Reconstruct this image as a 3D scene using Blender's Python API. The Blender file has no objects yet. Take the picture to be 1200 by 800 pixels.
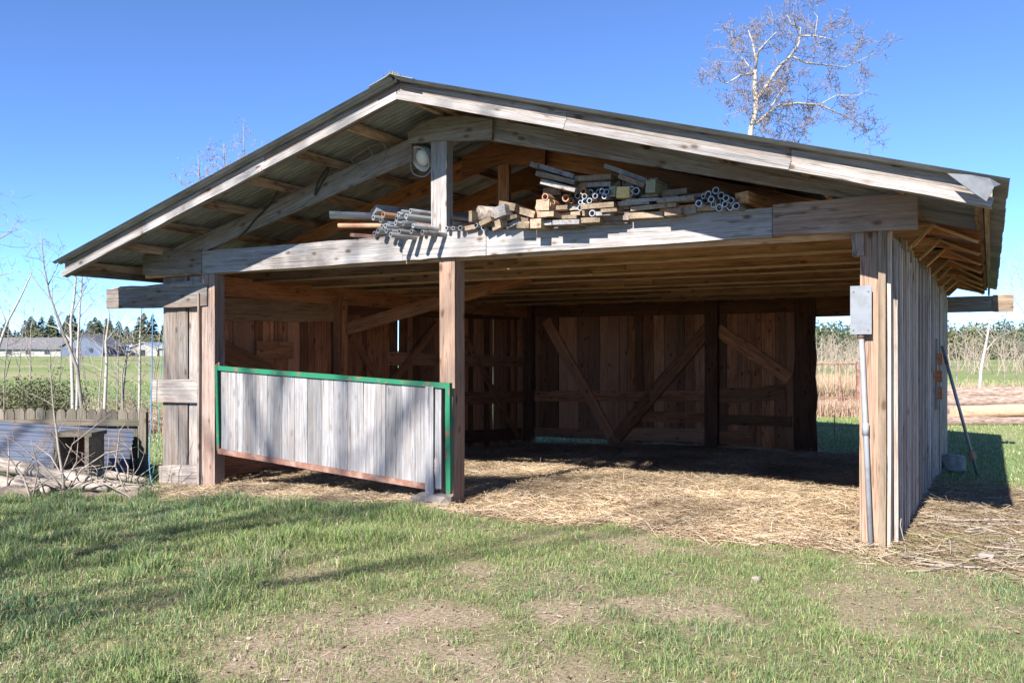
import bpy, math, random
import numpy as np
from mathutils import Vector, Matrix

SC = bpy.context.scene
COL = SC.collection
rad = math.radians

# ------------------------------------------------------------------ camera
TH = rad(29.0)
FPX = 1011.0
CXP, CYP = 600.0, 410.0
CAM = Vector((0.72, -7.47, 1.6))
RV = Vector((math.cos(TH), math.sin(TH), 0))
DV = Vector((-math.sin(TH), math.cos(TH), 0))
cam_d = bpy.data.cameras.new("camera")
cam = bpy.data.objects.new("camera", cam_d)
COL.objects.link(cam)
cam.location = CAM
cam.rotation_euler = (rad(90), 0, TH)
cam_d.sensor_width = 36.0
cam_d.lens = FPX / 1200 * 36
cam_d.shift_y = 10 / 1200
cam_d.clip_end = 4000
SC.camera = cam

# ------------------------------------------------------------------ sky, sun, exposure
SUN_TRAVEL = Vector((0.10, 3.7, -2.62)).normalized()
SUN_EL = math.asin(-SUN_TRAVEL.z)
world = bpy.data.worlds.new("World")
SC.world = world
world.use_nodes = True
wn = world.node_tree.nodes
bg = wn["Background"]
sky = wn.new("ShaderNodeTexSky")
sky.sky_type = 'NISHITA'
sky.sun_disc = False
sky.sun_elevation = SUN_EL
sky.sun_rotation = math.atan2(-SUN_TRAVEL.x, -SUN_TRAVEL.y)
sky.altitude = 2500
sky.air_density = 0.5
sky.dust_density = 0.0
sky.ozone_density = 7.0
world.node_tree.links.new(sky.outputs[0], bg.inputs[0])
bg.inputs[1].default_value = 0.108
sun_d = bpy.data.lights.new("sun", 'SUN')
sun_d.energy = 3.9
sun_d.angle = rad(0.53)
sun_d.color = (1.0, 0.95, 0.88)
sun = bpy.data.objects.new("sun", sun_d)
COL.objects.link(sun)
sun.location = (0, -20, 30)
sun.rotation_euler = SUN_TRAVEL.to_track_quat('-Z', 'Y').to_euler()
SC.view_settings.view_transform = 'Standard'
SC.view_settings.look = 'None'
SC.view_settings.exposure = 1.82
SC.view_settings.gamma = 1.0
SC.render.engine = 'CYCLES'
SC.cycles.max_bounces = 12
SC.cycles.diffuse_bounces = 10
SC.cycles.transparent_max_bounces = 16

# ------------------------------------------------------------------ pixel -> place
def ray(x, y):
    return RV * ((x - CXP) / FPX) + DV + Vector((0, 0, (CYP - y) / FPX))
def onv(x, y, v):
    d = ray(x, y); return CAM + d * ((v - CAM.y) / d.y)
def onu(x, y, u):
    d = ray(x, y); return CAM + d * ((u - CAM.x) / d.x)
def onZ(x, y, Z):
    return CAM + ray(x, y) * Z
def ong(x, y):                              # where the pixel's ray meets the terrain
    d = ray(x, y); t = 3.0
    for k in range(4000):
        p = CAM + d * t
        if p.z <= gz(p.x, p.y): return p
        t *= 1.004
    return CAM + d * t

# ------------------------------------------------------------------ numeric noise and terrain
def _hash(ix, iy, s):
    n = (ix.astype(np.int64) * 374761393 + iy.astype(np.int64) * 668265263 + s * 1442695041) & 0x7fffffff
    n = ((n ^ (n >> 13)) * 1274126177) & 0x7fffffff
    n = (n ^ (n >> 16)) & 0xffff
    return n / 65535.0
def vnoise(x, y, s=0):
    x = np.asarray(x, float); y = np.asarray(y, float)
    ix = np.floor(x); iy = np.floor(y); fx = x - ix; fy = y - iy
    fx = fx * fx * (3 - 2 * fx); fy = fy * fy * (3 - 2 * fy)
    a = _hash(ix, iy, s); b = _hash(ix + 1, iy, s); c = _hash(ix, iy + 1, s); d = _hash(ix + 1, iy + 1, s)
    return (a * (1 - fx) + b * fx) * (1 - fy) + (c * (1 - fx) + d * fx) * fy
def fnoise(x, y, s=0, o=4):
    t = 0; a = .5; f = 1.; n = 0
    for k in range(o):
        t = t + a * vnoise(np.asarray(x) * f, np.asarray(y) * f, s + k * 7); n += a; a *= .5; f *= 2.03
    return t / n
def sm(a, b, x):
    t = np.clip((np.asarray(x, float) - a) / (b - a), 0, 1); return t * t * (3 - 2 * t)
def gza(x, y):
    x = np.asarray(x, float); y = np.asarray(y, float)
    r = np.hypot(x - CAM.x, y - CAM.y)
    z = -.33 * sm(.8, 10, y) - .14 * (1 - sm(-8.5, -4.5, x)) * sm(-4, -1, y) * (1 - sm(40, 90, r))
    z = z + .45 * sm(25, 140, r)
    z = z + (fnoise(x * .8, y * .8, 3) - .5) * .06 * (1 - .5 * sm(15, 40, r))
    z = z + .05 * straw_f(x, y) * (fnoise(x * 2.2, y * 2.2, 9, 3) - .3)
    return z
def gz(x, y):
    return float(gza(x, y))
def straw_f(x, y):                          # 1 where straw lies
    n = (fnoise(x * 1.3, y * 1.3, 21) - .5) * 1.1 + (fnoise(x * 6, y * 6, 22) - .5) * .35
    edge = -.30 - .42 * (1 - sm(-6.0, -4.2, x)) + n * .55
    ins = sm(-.10, .14, y - edge) * sm(-8.6, -8.2, x) * (1 - sm(-.05, .12, x)) * (1 - sm(9.2, 10.2, y))
    out = sm(-.25, .25, x) * sm(-.85, -.35, y + n * .5) * (1 - sm(3.6, 6.8, y + n)) * (1 - sm(2.2, 4.2, x + n))
    return np.clip(np.maximum(ins, out * .5), 0, 1)
def lush_f(x, y):                           # how thickly the grass grows
    left = 1 - sm(-6.2, -2.2, x + .35 * y)
    base = fnoise(x * .55, y * .55, 41) * .55 + fnoise(x * 1.7, y * 1.7, 42) * .45
    v = (base - .40) * 3.0 + .84 + .3 * sm(-1.5, .5, x) + .5 * left + .25 * sm(-2.7, -1.2, y) - .50 * (1 - sm(-3.7, -2.9, y)) * (1 - left) * sm(-4.2, -2.5, x)
    spots = np.clip((fnoise(x * 1.9, y * 1.9, 55, 4) - .33) * 6, 0, 1)
    return np.clip(v, 0, 1.2) * (1 - straw_f(x, y)) * (spots + (1 - spots) * (.3 + .45 * left + .2 * sm(-2.6, -1.4, y)))

# ------------------------------------------------------------------ materials
def L(r, g, b):
    f = lambda c: (c / 255 / 12.92) if c / 255 <= .04045 else ((c / 255 + .055) / 1.055) ** 2.4
    return (f(r), f(g), f(b), 1)
def V4(c): return (c[0], c[1], c[2], 1)
def newmat(name):
    m = bpy.data.materials.new(name); m.use_nodes = True
    nt = m.node_tree; return m, nt, nt.nodes, nt.links, nt.nodes["Principled BSDF"]
def ramp(nodes, stops):
    r = nodes.new("ShaderNodeValToRGB"); e = r.color_ramp.elements
    e[0].position, e[0].color = stops[0]; e[1].position, e[1].color = stops[-1]
    for p, c in stops[1:-1]:
        q = e.new(p); q.color = c
    return r
def mix(nodes, links, kind, fac, a, b):
    m = nodes.new("ShaderNodeMix"); m.data_type = 'RGBA'; m.blend_type = kind
    for sock, val in ((m.inputs[0], fac), (m.inputs[6], a), (m.inputs[7], b)):
        if hasattr(val, 'links'): links.new(val, sock)
        else: sock.default_value = val
    return m.outputs[2]
def noise(nodes, links, vec, scale, detail=4, rough=.55, dist=0):
    n = nodes.new("ShaderNodeTexNoise"); n.inputs['Scale'].default_value = scale
    n.inputs['Detail'].default_value = detail; n.inputs['Roughness'].default_value = rough
    n.inputs['Distortion'].default_value = dist
    if vec is not None: links.new(vec, n.inputs['Vector'])
    return n.outputs['Fac']
def mapped(nodes, links, scale, rnd=True):
    tc = nodes.new("ShaderNodeTexCoord"); mp = nodes.new("ShaderNodeMapping")
    mp.inputs['Scale'].default_value = scale
    links.new(tc.outputs['Object'], mp.inputs['Vector'])
    if rnd:
        oi = nodes.new("ShaderNodeObjectInfo"); mu = nodes.new("ShaderNodeMath"); mu.operation = 'MULTIPLY'
        mu.inputs[1].default_value = 57.0
        links.new(oi.outputs['Random'], mu.inputs[0]); links.new(mu.outputs[0], mp.inputs['Location'])
    return mp.outputs[0]
def bump(nodes, links, h, b, strength=.4, dist=.01):
    bp = nodes.new("ShaderNodeBump"); bp.inputs['Strength'].default_value = strength
    bp.inputs['Distance'].default_value = dist
    links.new(h, bp.inputs['Height']); links.new(bp.outputs[0], b.inputs['Normal'])

def wood(name, dark, light, stain=None, stain_amt=.5, var=.35, rough=.82, knots=.7, tint=None):
    m, nt, N, K, b = newmat(name)
    vec = mapped(N, K, (1.5, 42, 42))
    g = noise(N, K, vec, 1.0, 6, .68, .5)
    fine = noise(N, K, mapped(N, K, (9, 150, 150)), 1.0, 4, .7)
    blot = noise(N, K, mapped(N, K, (3.2, 9, 9)), 1.0, 5, .7)
    g2 = N.new("ShaderNodeMath"); g2.operation = 'MULTIPLY_ADD'; g2.inputs[1].default_value = .55
    K.new(blot, g2.inputs[0]); K.new(g, g2.inputs[2])
    gm = N.new("ShaderNodeMath"); gm.operation = 'MULTIPLY_ADD'; gm.inputs[1].default_value = .5
    K.new(fine, gm.inputs[0]); K.new(g2.outputs[0], gm.inputs[2])
    md = tuple((dark[i] * .45 + light[i] * .55) for i in range(3))
    r = ramp(N, [(.40, V4(dark)), (.64, V4(md)), (.84, V4(light))])
    sc_ = N.new("ShaderNodeMath"); sc_.operation = 'MULTIPLY'; sc_.inputs[1].default_value = .62
    K.new(gm.outputs[0], sc_.inputs[0]); K.new(sc_.outputs[0], r.inputs[0])
    col = r.outputs[0]
    if stain:
        s = noise(N, K, mapped(N, K, (1.1, 5, 5)), 1.0, 4, .65)
        sr = ramp(N, [(.46, (0, 0, 0, 1)), (.68, (stain_amt,) * 3 + (1,))]); K.new(s, sr.inputs[0])
        col = mix(N, K, 'MIX', sr.outputs[0], col, V4(stain))
    if tint:
        oi = N.new("ShaderNodeObjectInfo"); mm = N.new("ShaderNodeMath"); mm.operation = 'MULTIPLY'; mm.inputs[1].default_value = 7.31
        fr = N.new("ShaderNodeMath"); fr.operation = 'FRACT'
        K.new(oi.outputs['Random'], mm.inputs[0]); K.new(mm.outputs[0], fr.inputs[0])
        tr = ramp(N, [(.45, (0, 0, 0, 1)), (.95, (.75, .75, .75, 1))]); K.new(fr.outputs[0], tr.inputs[0])
        col = mix(N, K, 'MIX', tr.outputs[0], col, V4(tint))
        col = mix(N, K, 'MULTIPLY', .55, col, r.outputs[0]) if False else col
    cr = noise(N, K, mapped(N, K, (.55, 26, 26)), 1.0, 2, .5, .25)
    crr = ramp(N, [(.455, (1, 1, 1, 1)), (.482, (.22, .18, .15, 1)), (.50, (1, 1, 1, 1))]); K.new(cr, crr.inputs[0])
    col = mix(N, K, 'MULTIPLY', .75, col, crr.outputs[0])
    if knots:
        vo = N.new("ShaderNodeTexVoronoi"); vo.inputs['Scale'].default_value = 1.0
        K.new(mapped(N, K, (3.4, 7, 7)), vo.inputs['Vector'])
        kr = ramp(N, [(.0, (.10, .065, .05, 1)), (.11, (.30, .21, .16, 1)), (.16, (.85, .78, .7, 1)), (.24, (1, 1, 1, 1))]); K.new(vo.outputs['Distance'], kr.inputs[0])
        col = mix(N, K, 'MULTIPLY', knots, col, kr.outputs[0])
    oi = N.new("ShaderNodeObjectInfo"); mr = N.new("ShaderNodeMapRange")
    mr.inputs['To Min'].default_value = 1 - var; mr.inputs['To Max'].default_value = 1 + var * .8
    K.new(oi.outputs['Random'], mr.inputs['Value'])
    hs = N.new("ShaderNodeHueSaturation"); K.new(col, hs.inputs['Color']); K.new(mr.outputs[0], hs.inputs['Value'])
    K.new(hs.outputs[0], b.inputs['Base Color'])
    b.inputs['Roughness'].default_value = rough
    b.inputs['Specular IOR Level'].default_value = .25
    bump(N, K, gm.outputs[0], b, .7, .008)
    return m

M = {}
M['grey'] = wood('weathered_grey_wood', (.07, .056, .048), (.36, .325, .295), (.17, .10, .062), .7, .3)
M['silver'] = wood('sunbleached_wood', (.11, .102, .10), (.38, .366, .362), (.20, .16, .132), .55, .2, knots=.85)
M['gateboard'] = wood('pale_gate_board', (.11, .107, .109), (.36, .352, .354), (.18, .15, .132), .65, .3, knots=.3)
M['brown'] = wood('brown_barn_wood', (.17, .05, .02), (.75, .30, .13), (.10, .036, .018), .5, .6, tint=(.50, .24, .135))
M['rust'] = wood('reddish_barn_wood', (.21, .075, .03), (.62, .27, .115), (.12, .044, .021), .55, .35)
M['purlin'] = wood('stained_purlin_wood', (.20, .11, .065), (.66, .48, .33), (.07, .028, .016), .9, .3)
M['orange'] = wood('honey_joist_wood', (.27, .135, .06), (.62, .385, .205), (.15, .07, .035), .5, .5)
M['joist'] = wood('brown_joist_wood', (.19, .088, .042), (.60, .335, .17), (.11, .048, .026), .6, .4)
M['joistlit'] = wood('lit_joist_edge', (.36, .22, .115), (.68, .47, .28), None, 0, .2, knots=.3)  # joist wood made paler: light on the lower edges put into the colour
M['dark'] = wood('dark_aged_wood', (.075, .03, .017), (.27, .11, .056), (.04, .02, .014), .5, .3)
M['pink'] = wood('pinkish_post_wood', (.16, .095, .064), (.40, .28, .205), (.27, .17, .125), .5, .12)
M['postgrey'] = wood('weathered_post_wood', (.16, .105, .08), (.42, .33, .285), (.20, .11, .07), .6, .12)
M['tan'] = wood('tan_lumber', (.13, .09, .06), (.38, .295, .21), (.10, .065, .042), .6, .4)
M['picket'] = wood('mossy_picket_wood', (.06, .05, .038), (.24, .205, .16), (.09, .10, .055), .5, .3)
M['wall'] = wood('side_wall_wood', (.11, .085, .07), (.60, .53, .465), (.26, .155, .095), .7, .5, tint=(.46, .33, .235))
M['yellow'] = wood('yellow_block_wood', (.40, .29, .11), (.62, .48, .22), None, 0, .1, knots=.2)
M['green_block'] = wood('greenish_block_wood', (.16, .17, .12), (.32, .32, .23), None, 0, .1, knots=.2)

def plain(name, c, rough=.6, metal=0., spots=None, sscale=8, samt=(.5, .7), bmp=0., var=.0, scale=(1, 1, 1)):
    m, nt, N, K, b = newmat(name)
    col = None
    b.inputs['Roughness'].default_value = rough; b.inputs['Metallic'].default_value = metal
    vec = mapped(N, K, scale)
    n = noise(N, K, vec, sscale, 6, .65)
    r = ramp(N, [(samt[0], V4(c)), (samt[1], V4(spots if spots else tuple(x * .8 for x in c[:3])))])
    K.new(n, r.inputs[0]); col = r.outputs[0]
    if var:
        oi = N.new("ShaderNodeObjectInfo"); mr = N.new("ShaderNodeMapRange")
        mr.inputs['To Min'].default_value = 1 - var; mr.inputs['To Max'].default_value = 1 + var
        K.new(oi.outputs['Random'], mr.inputs['Value'])
        hs = N.new("ShaderNodeHueSaturation"); K.new(col, hs.inputs['Color']); K.new(mr.outputs[0], hs.inputs['Value']); col = hs.outputs[0]
    K.new(col, b.inputs['Base Color'])
    if bmp: bump(N, K, n, b, bmp, .01)
    return m
M['galv'] = plain('galvanised_roofing', (.30, .33, .345), .45, .35, (.15, .15, .14), 4, (.4, .72), .1, .2, (1, 6, 1))
M['galv_new'] = plain('bright_flashing', (.10, .112, .128), .7, .2, (.06, .067, .076), 9, (.4, .7), .5)
M['sheet'] = plain('old_blue_grey_sheet', (.06, .075, .115), .75, .0, (.12, .09, .07), 4, (.5, .75), .1)
M['greenpaint'] = plain('green_gate_paint', (.01, .135, .062), .5, 0, (.16, .085, .05), 9, (.56, .61), .3)
M['rustiron'] = plain('rusty_iron', (.20, .095, .065), .75, .1, (.33, .22, .18), 9, (.45, .7), .4)
M['pipe'] = plain('dull_steel_pipe', (.33, .345, .36), .45, .5, (.16, .13, .11), 6, (.5, .7), .1, .35)
M['copper'] = plain('orange_pipe', (.32, .17, .10), .7, .1, (.20, .11, .075), 6, (.5, .7), .1, .2)
M['enamel'] = plain('white_enamel', (.5, .5, .48), .35, 0, (.3, .27, .24), 7, (.55, .75))
M['glass_lamp'] = plain('lamp_glass', (.66, .64, .56), .12, 0, (.5, .47, .4), 6)
M['black'] = plain('black_cable', (.015, .015, .015), .5)
M['boxgrey'] = plain('grey_electrical_box', (.17, .187, .21), .5, .1, (.12, .125, .135), 7, (.45, .7))
M['pvc'] = plain('grey_conduit', (.24, .25, .275), .55, 0, (.17, .165, .165), 6, (.45, .7))
M['stone'] = plain('rough_concrete', (.28, .245, .215), .9, 0, (.17, .145, .125), 9, (.4, .65), .7, .15)
M['slab'] = plain('earthy_concrete', (.22, .17, .14), .95, 0, (.11, .085, .068), 7, (.4, .65), .8, .2)
M['bluerope'] = plain('blue_rope', (.07, .22, .42), .7)
M['greenrope'] = plain('green_twine', (.10, .34, .27), .7)
M['bark_white'] = plain('birch_bark', (.34, .315, .285), .8, 0, (.11, .095, .085), 9, (.56, .68), .3, 0, (1, 1, 2.5))
M['bark_grey'] = plain('grey_bark', (.22, .195, .175), .85, 0, (.14, .115, .10), 10, (.45, .65), .4)
M['bark_aspen'] = plain('aspen_bark', (.33, .30, .26), .8, 0, (.11, .09, .08), 7, (.5, .66), .3)
M['twig'] = plain('purplish_twig', (.25, .21, .185), .8, 0, (.14, .115, .10), 10)
M['twig_dark'] = plain('dark_aspen_twig', (.17, .14, .125), .85, 0, (.10, .08, .07), 10)
M['bud'] = plain('dark_catkin', (.16, .115, .12), .8)
M['farbrush'] = plain('grey_tan_brush', (.24, .20, .155), .9, 0, (.15, .12, .09), 3)
M['brush'] = plain('bleached_dead_branch', (.27, .23, .195), .85, 0, (.14, .11, .09), 12)
M['logbark'] = plain('log_bark', (.33, .25, .20), .9, 0, (.16, .105, .08), 5, (.4, .62), .6, .22, (1, 4, 4))
M['logpeel'] = plain('peeled_log', (.45, .31, .20), .8, 0, (.30, .18, .115), 4, (.45, .65), .3, .15, (1, 4, 4))
M['logend'] = plain('sawn_log_end', (.52, .38, .25), .85, 0, (.36, .24, .15), 14)
M['deadlog'] = plain('silvered_dead_log', (.32, .275, .23), .85, 0, (.13, .10, .078), 5, (.42, .62), .5, .25, (1, 6, 6))
M['conifer'] = plain('conifer_needles', (.045, .075, .035), .9, 0, (.08, .105, .05), 1.2, (.4, .65))
M['bushleaf'] = plain('spring_bush_leaf', (.085, .10, .042), .9, 0, (.14, .135, .065), 2, (.4, .65))
M['moss'] = plain('roof_moss', (.20, .22, .06), .95, 0, (.30, .28, .12), 20)
M['siding_blue'] = plain('blue_grey_siding', (.085, .115, .18), .8)
M['siding_white'] = plain('white_siding', (.28, .28, .27), .8)
M['roof_grey'] = plain('grey_shingle_roof', (.12, .12, .13), .9)
M['roof_blue'] = plain('blue_metal_roof', (.22, .27, .34), .7)
M['glass'] = plain('dark_window_glass', (.03, .035, .045), .1)

def attrmat(name, rough=.75, transl=.25):
    m, nt, N, K, b = newmat(name)
    a = N.new("ShaderNodeAttribute"); a.attribute_name = 'col'
    K.new(a.outputs['Color'], b.inputs['Base Color']); b.inputs['Roughness'].default_value = rough
    b.inputs['Specular IOR Level'].default_value = .25
    if transl:
        t = N.new("ShaderNodeBsdfTranslucent"); K.new(a.outputs['Color'], t.inputs['Color'])
        ms = N.new("ShaderNodeMixShader"); ms.inputs[0].default_value = transl
        K.new(b.outputs[0], ms.inputs[1]); K.new(t.outputs[0], ms.inputs[2])
        K.new(ms.outputs[0], N['Material Output'].inputs['Surface'])
    return m
M['blade'] = attrmat('grass_blade')
M['strawm'] = attrmat('straw_stalk', .7, .15)

# ------------------------------------------------------------------ builders
def empty(name, loc, label=None, cat=None, group=None):
    o = bpy.data.objects.new(name, None); COL.objects.link(o)
    o.location = loc; o.empty_display_size = .2
    o.matrix_world = Matrix.Translation(Vector(loc))
    tag(o, label, cat, group); return o
def tag(o, label=None, cat=None, group=None, kind=None):
    if label: o['label'] = label
    if cat: o['category'] = cat
    if group: o['group'] = group
    if kind: o['kind'] = kind
    return o
def link(name, me, mat, parent=None, mw=None):
    o = bpy.data.objects.new(name, me); COL.objects.link(o)
    if mat is not None and not me.materials: me.materials.append(mat)
    if mw is not None: o.matrix_world = mw
    if parent is not None:
        o.parent = parent
        o.matrix_parent_inverse = PW(parent).inverted()
    return o
PWC = {}
def PW(o):                                  # world matrix without waiting for the depsgraph
    m = o.matrix_basis.copy()
    if o.parent is not None: m = PW(o.parent) @ o.matrix_parent_inverse @ m
    return m
def mesh_local(name, verts, faces, mat, parent=None, X=None, side=None, smooth=False, origin=None):
    """verts in world space; the mesh gets its own origin and local X along X (the grain)"""
    vs = [Vector(v) for v in verts]
    c = origin if origin is not None else sum(vs, Vector()) / len(vs)
    if X is None: R = Matrix.Identity(3)
    else:
        x = Vector(X).normalized(); s = Vector(side) if side is not None else (Vector((0, 0, 1)) if abs(x.z) < .9 else Vector((0, 1, 0)))
        z = x.cross(s).normalized(); y = z.cross(x).normalized()
        R = Matrix((x, y, z)).transposed()
    mw = Matrix.Translation(c) @ R.to_4x4(); inv = mw.inverted()
    me = bpy.data.meshes.new(name)
    me.from_pydata([inv @ v for v in vs], [], faces)
    if smooth: me.polygons.foreach_set('use_smooth', [True] * len(me.polygons))
    return link(name, me, mat, parent, mw)
rng = random.Random(7)
def plank(name, p0, p1, w, t, side, mat, parent=None, wob=.004, nseg=3, taper=None, skew=0.):
    """a board from p0 to p1; w across 'side', t across the third axis; edges slightly uneven"""
    p0 = Vector(p0); p1 = Vector(p1); x = (p1 - p0).normalized()
    s = Vector(side); s = (s - x * s.dot(x)).normalized(); n = x.cross(s).normalized()
    vs = []; L_ = (p1 - p0).length
    for k in range(nseg + 1):
        f = k / nseg
        ww = w if taper is None else w * (1 + (taper - 1) * f)
        a = rng.uniform(-wob, wob); b_ = rng.uniform(-wob, wob); c_ = rng.uniform(-wob, wob) * .6
        e = 0
        if k == 0: e = rng.uniform(-1, 1) * skew
        if k == nseg: e = rng.uniform(-1, 1) * skew
        c = p0 + x * (L_ * f) + n * c_
        vs += [c + s * (-ww / 2 + a) - n * t / 2 - x * e, c + s * (ww / 2 + b_) - n * t / 2 + x * e,
               c + s * (ww / 2 + b_) + n * t / 2 + x * e, c + s * (-ww / 2 + a) + n * t / 2 - x * e]
    fs = [(0, 3, 2, 1)]
    for k in range(nseg):
        o = 4 * k
        for i in range(4):
            j = (i + 1) % 4; fs.append((o + i, o + j, o + 4 + j, o + 4 + i))
    o = 4 * nseg; fs.append((o, o + 1, o + 2, o + 3))
    return mesh_local(name, vs, fs, M[mat] if isinstance(mat, str) else mat, parent, x, s)
def prism(name, pts, ext, mat, parent=None, X=None, side=None):
    """planar polygon pts (world) extruded by vector ext"""
    ext = Vector(ext); a = [Vector(p) for p in pts]; n = len(a)
    vs = a + [p + ext for p in a]
    fs = [tuple(range(n - 1, -1, -1)), tuple(range(n, 2 * n))] + [(i, (i + 1) % n, n + (i + 1) % n, n + i) for i in range(n)]
    return mesh_local(name, vs, fs, M[mat], parent, X, side)
class MB:
    def __init__(s): s.v = []; s.f = []
    def add(s, vs, fs):
        o = len(s.v); s.v += [tuple(v) for v in vs]; s.f += [tuple(i + o for i in f) for f in fs]
    def tube(s, pts, rs, sides=5, cap=True, wob=0.):
        pts = [Vector(p) for p in pts]
        if len(pts) < 2: return
        vs = []; up = Vector((.13, .21, 1)); prev = None
        for k, p in enumerate(pts):
            d = (pts[min(k + 1, len(pts) - 1)] - pts[max(k - 1, 0)])
            d = d.normalized() if d.length > 1e-9 else Vector((0, 0, 1))
            if prev is None:
                a = d.cross(up if abs(d.dot(up)) < .95 else Vector((1, 0, 0))).normalized()
            else:
                a = prev - d * prev.dot(d)
                a = a.normalized() if a.length > 1e-6 else d.cross(up).normalized()
            prev = a; b = d.cross(a)
            for i in range(sides):
                t = 2 * math.pi * i / sides; r = rs[k] * (1 + (rng.uniform(-wob, wob) if wob else 0))
                vs.append(p + (a * math.cos(t) + b * math.sin(t)) * r)
        fs = []
        for k in range(len(pts) - 1):
            for i in range(sides):
                j = (i + 1) % sides; fs.append((k * sides + i, k * sides + j, (k + 1) * sides + j, (k + 1) * sides + i))
        if cap and sides > 3:
            fs.append(tuple(range(sides - 1, -1, -1))); o = (len(pts) - 1) * sides; fs.append(tuple(o + i for i in range(sides)))
        s.add(vs, fs)
    def box(s, c, sx, sy, sz, R=None):
        vs = []
        for dz in (-.5, .5):
            for dx, dy in ((-.5, -.5), (.5, -.5), (.5, .5), (-.5, .5)):
                q = Vector((dx * sx, dy * sy, dz * sz)); vs.append(Vector(c) + (R @ q if R else q))
        s.add(vs, [(0, 3, 2, 1), (4, 5, 6, 7), (0, 1, 5, 4), (1, 2, 6, 5), (2, 3, 7, 6), (3, 0, 4, 7)])
    def build(s, name, mat, parent=None, smooth=False, X=None, origin=None):
        return mesh_local(name, s.v, s.f, M[mat] if isinstance(mat, str) else mat, parent, X, None, smooth, origin)

def np_mesh(name, verts, loops, starts, totals, mat, col=None, parent=None):
    me = bpy.data.meshes.new(name)
    me.vertices.add(len(verts)); me.vertices.foreach_set('co', np.ascontiguousarray(verts, np.float32).ravel())
    me.loops.add(len(loops)); me.loops.foreach_set('vertex_index', np.ascontiguousarray(loops, np.int32))
    me.polygons.add(len(starts)); me.polygons.foreach_set('loop_start', np.ascontiguousarray(starts, np.int32))
    me.update(calc_edges=True)
    if col is not None:
        at = me.attributes.new('col', 'FLOAT_COLOR', 'POINT')
        c = np.ones((len(verts), 4), np.float32); c[:, :3] = col; at.data.foreach_set('color', c.ravel())
    return link(name, me, mat, parent)
RNG = np.random.default_rng(11)
def blades(name, x, y, h, w, col, mat='blade', lean=.5, z0=None, tipcol=1.25):
    """many blades of grass: each a bent, tapering leaf of two faces"""
    n = len(x); z = gza(x, y) - .006 if z0 is None else z0
    a = RNG.uniform(0, 2 * np.pi, n); ln = h * RNG.uniform(.1, 1, n) * lean
    f = RNG.uniform(0, 2 * np.pi, n); wx = np.cos(f) * w / 2; wy = np.sin(f) * w / 2
    dx = np.cos(a) * ln; dy = np.sin(a) * ln
    v = np.zeros((n, 5, 3), np.float32)
    v[:, 0] = np.stack([x - wx, y - wy, z], 1); v[:, 1] = np.stack([x + wx, y + wy, z], 1)
    v[:, 2] = np.stack([x + dx * .35 + wx * .8, y + dy * .35 + wy * .8, z + h * .6], 1)
    v[:, 3] = np.stack([x + dx * .35 - wx * .8, y + dy * .35 - wy * .8, z + h * .6], 1)
    v[:, 4] = np.stack([x + dx, y + dy, z + h * (1 - .35 * ln / np.maximum(h, 1e-6))], 1)
    base = np.arange(n, dtype=np.int32)[:, None] * 5
    loops = (base + np.array([0, 1, 2, 3, 3, 2, 4], np.int32)).ravel()
    st = (np.arange(n, dtype=np.int32)[:, None] * 7 + np.array([0, 4], np.int32)).ravel()
    c = np.repeat(col[:, None, :], 5, 1).copy(); c[:, 4] *= tipcol
    return np_mesh(name, v.reshape(-1, 3), loops, st, None, M[mat], c.reshape(-1, 3))

# ================================================================== GROUND
def axis(lo, hi, near0, near1, step, growth):
    a = list(np.arange(near0, near1, step)); s = step; p = a[-1]
    while p < hi: s *= growth; p += s; a.append(p)
    s = step; p = a[0]; pre = []
    while p > lo: s *= growth; p -= s; pre.append(p)
    return np.array(pre[::-1] + a)
gx = axis(-1500, 1500, -11, 4.5, .085, 1.13); gy = axis(-300, 1800, -6.5, 5.5, .085, 1.13)
XX, YY = np.meshgrid(gx, gy)
ZZ = gza(XX, YY)
nx, ny = len(gx), len(gy)
gv = np.stack([XX, YY, ZZ], 2).reshape(-1, 3)
ii, jj = np.meshgrid(np.arange(nx - 1), np.arange(ny - 1)); q = (jj * nx + ii).ravel()
gl = np.stack([q, q + 1, q + nx + 1, q + nx], 1).ravel()
m, nt, N, K, b = newmat('soil_grass_and_straw_ground')
ast = N.new("ShaderNodeAttribute"); ast.attribute_name = 'straw'
alu = N.new("ShaderNodeAttribute"); alu.attribute_name = 'lush'
afr = N.new("ShaderNodeAttribute"); afr.attribute_name = 'far'
tc = N.new("ShaderNodeTexCoord")
n1 = noise(N, K, tc.outputs['Object'], 5, 6, .7)
n2 = noise(N, K, tc.outputs['Object'], 38, 4, .7)
n3 = noise(N, K, tc.outputs['Object'], .05, 5, .6)
soil = ramp(N, [(.3, (.14, .095, .072, 1)), (.5, (.30, .22, .17, 1)), (.72, (.43, .335, .27, 1))]); K.new(n2, soil.inputs[0])
turf = ramp(N, [(.3, (.05, .065, .022, 1)), (.55, (.12, .135, .045, 1)), (.75, (.25, .21, .13, 1))]); K.new(n1, turf.inputs[0])
strw = ramp(N, [(.3, (.15, .10, .06, 1)), (.55, (.36, .26, .16, 1)), (.75, (.52, .40, .26, 1))]); K.new(n2, strw.inputs[0])
fld = ramp(N, [(.30, (.13, .18, .06, 1)), (.50, (.18, .215, .085, 1)), (.66, (.28, .245, .15, 1))]); K.new(n3, fld.inputs[0])
c1 = mix(N, K, 'MIX', alu.outputs['Fac'], soil.outputs[0], turf.outputs[0])
c2 = mix(N, K, 'MIX', afr.outputs['Fac'], c1, fld.outputs[0])
muck = ramp(N, [(.40, (.62, .57, .53, 1)), (.60, (1, 1, 1, 1))]); K.new(noise(N, K, tc.outputs['Object'], 1.6, 5, .65), muck.inputs[0])
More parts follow.
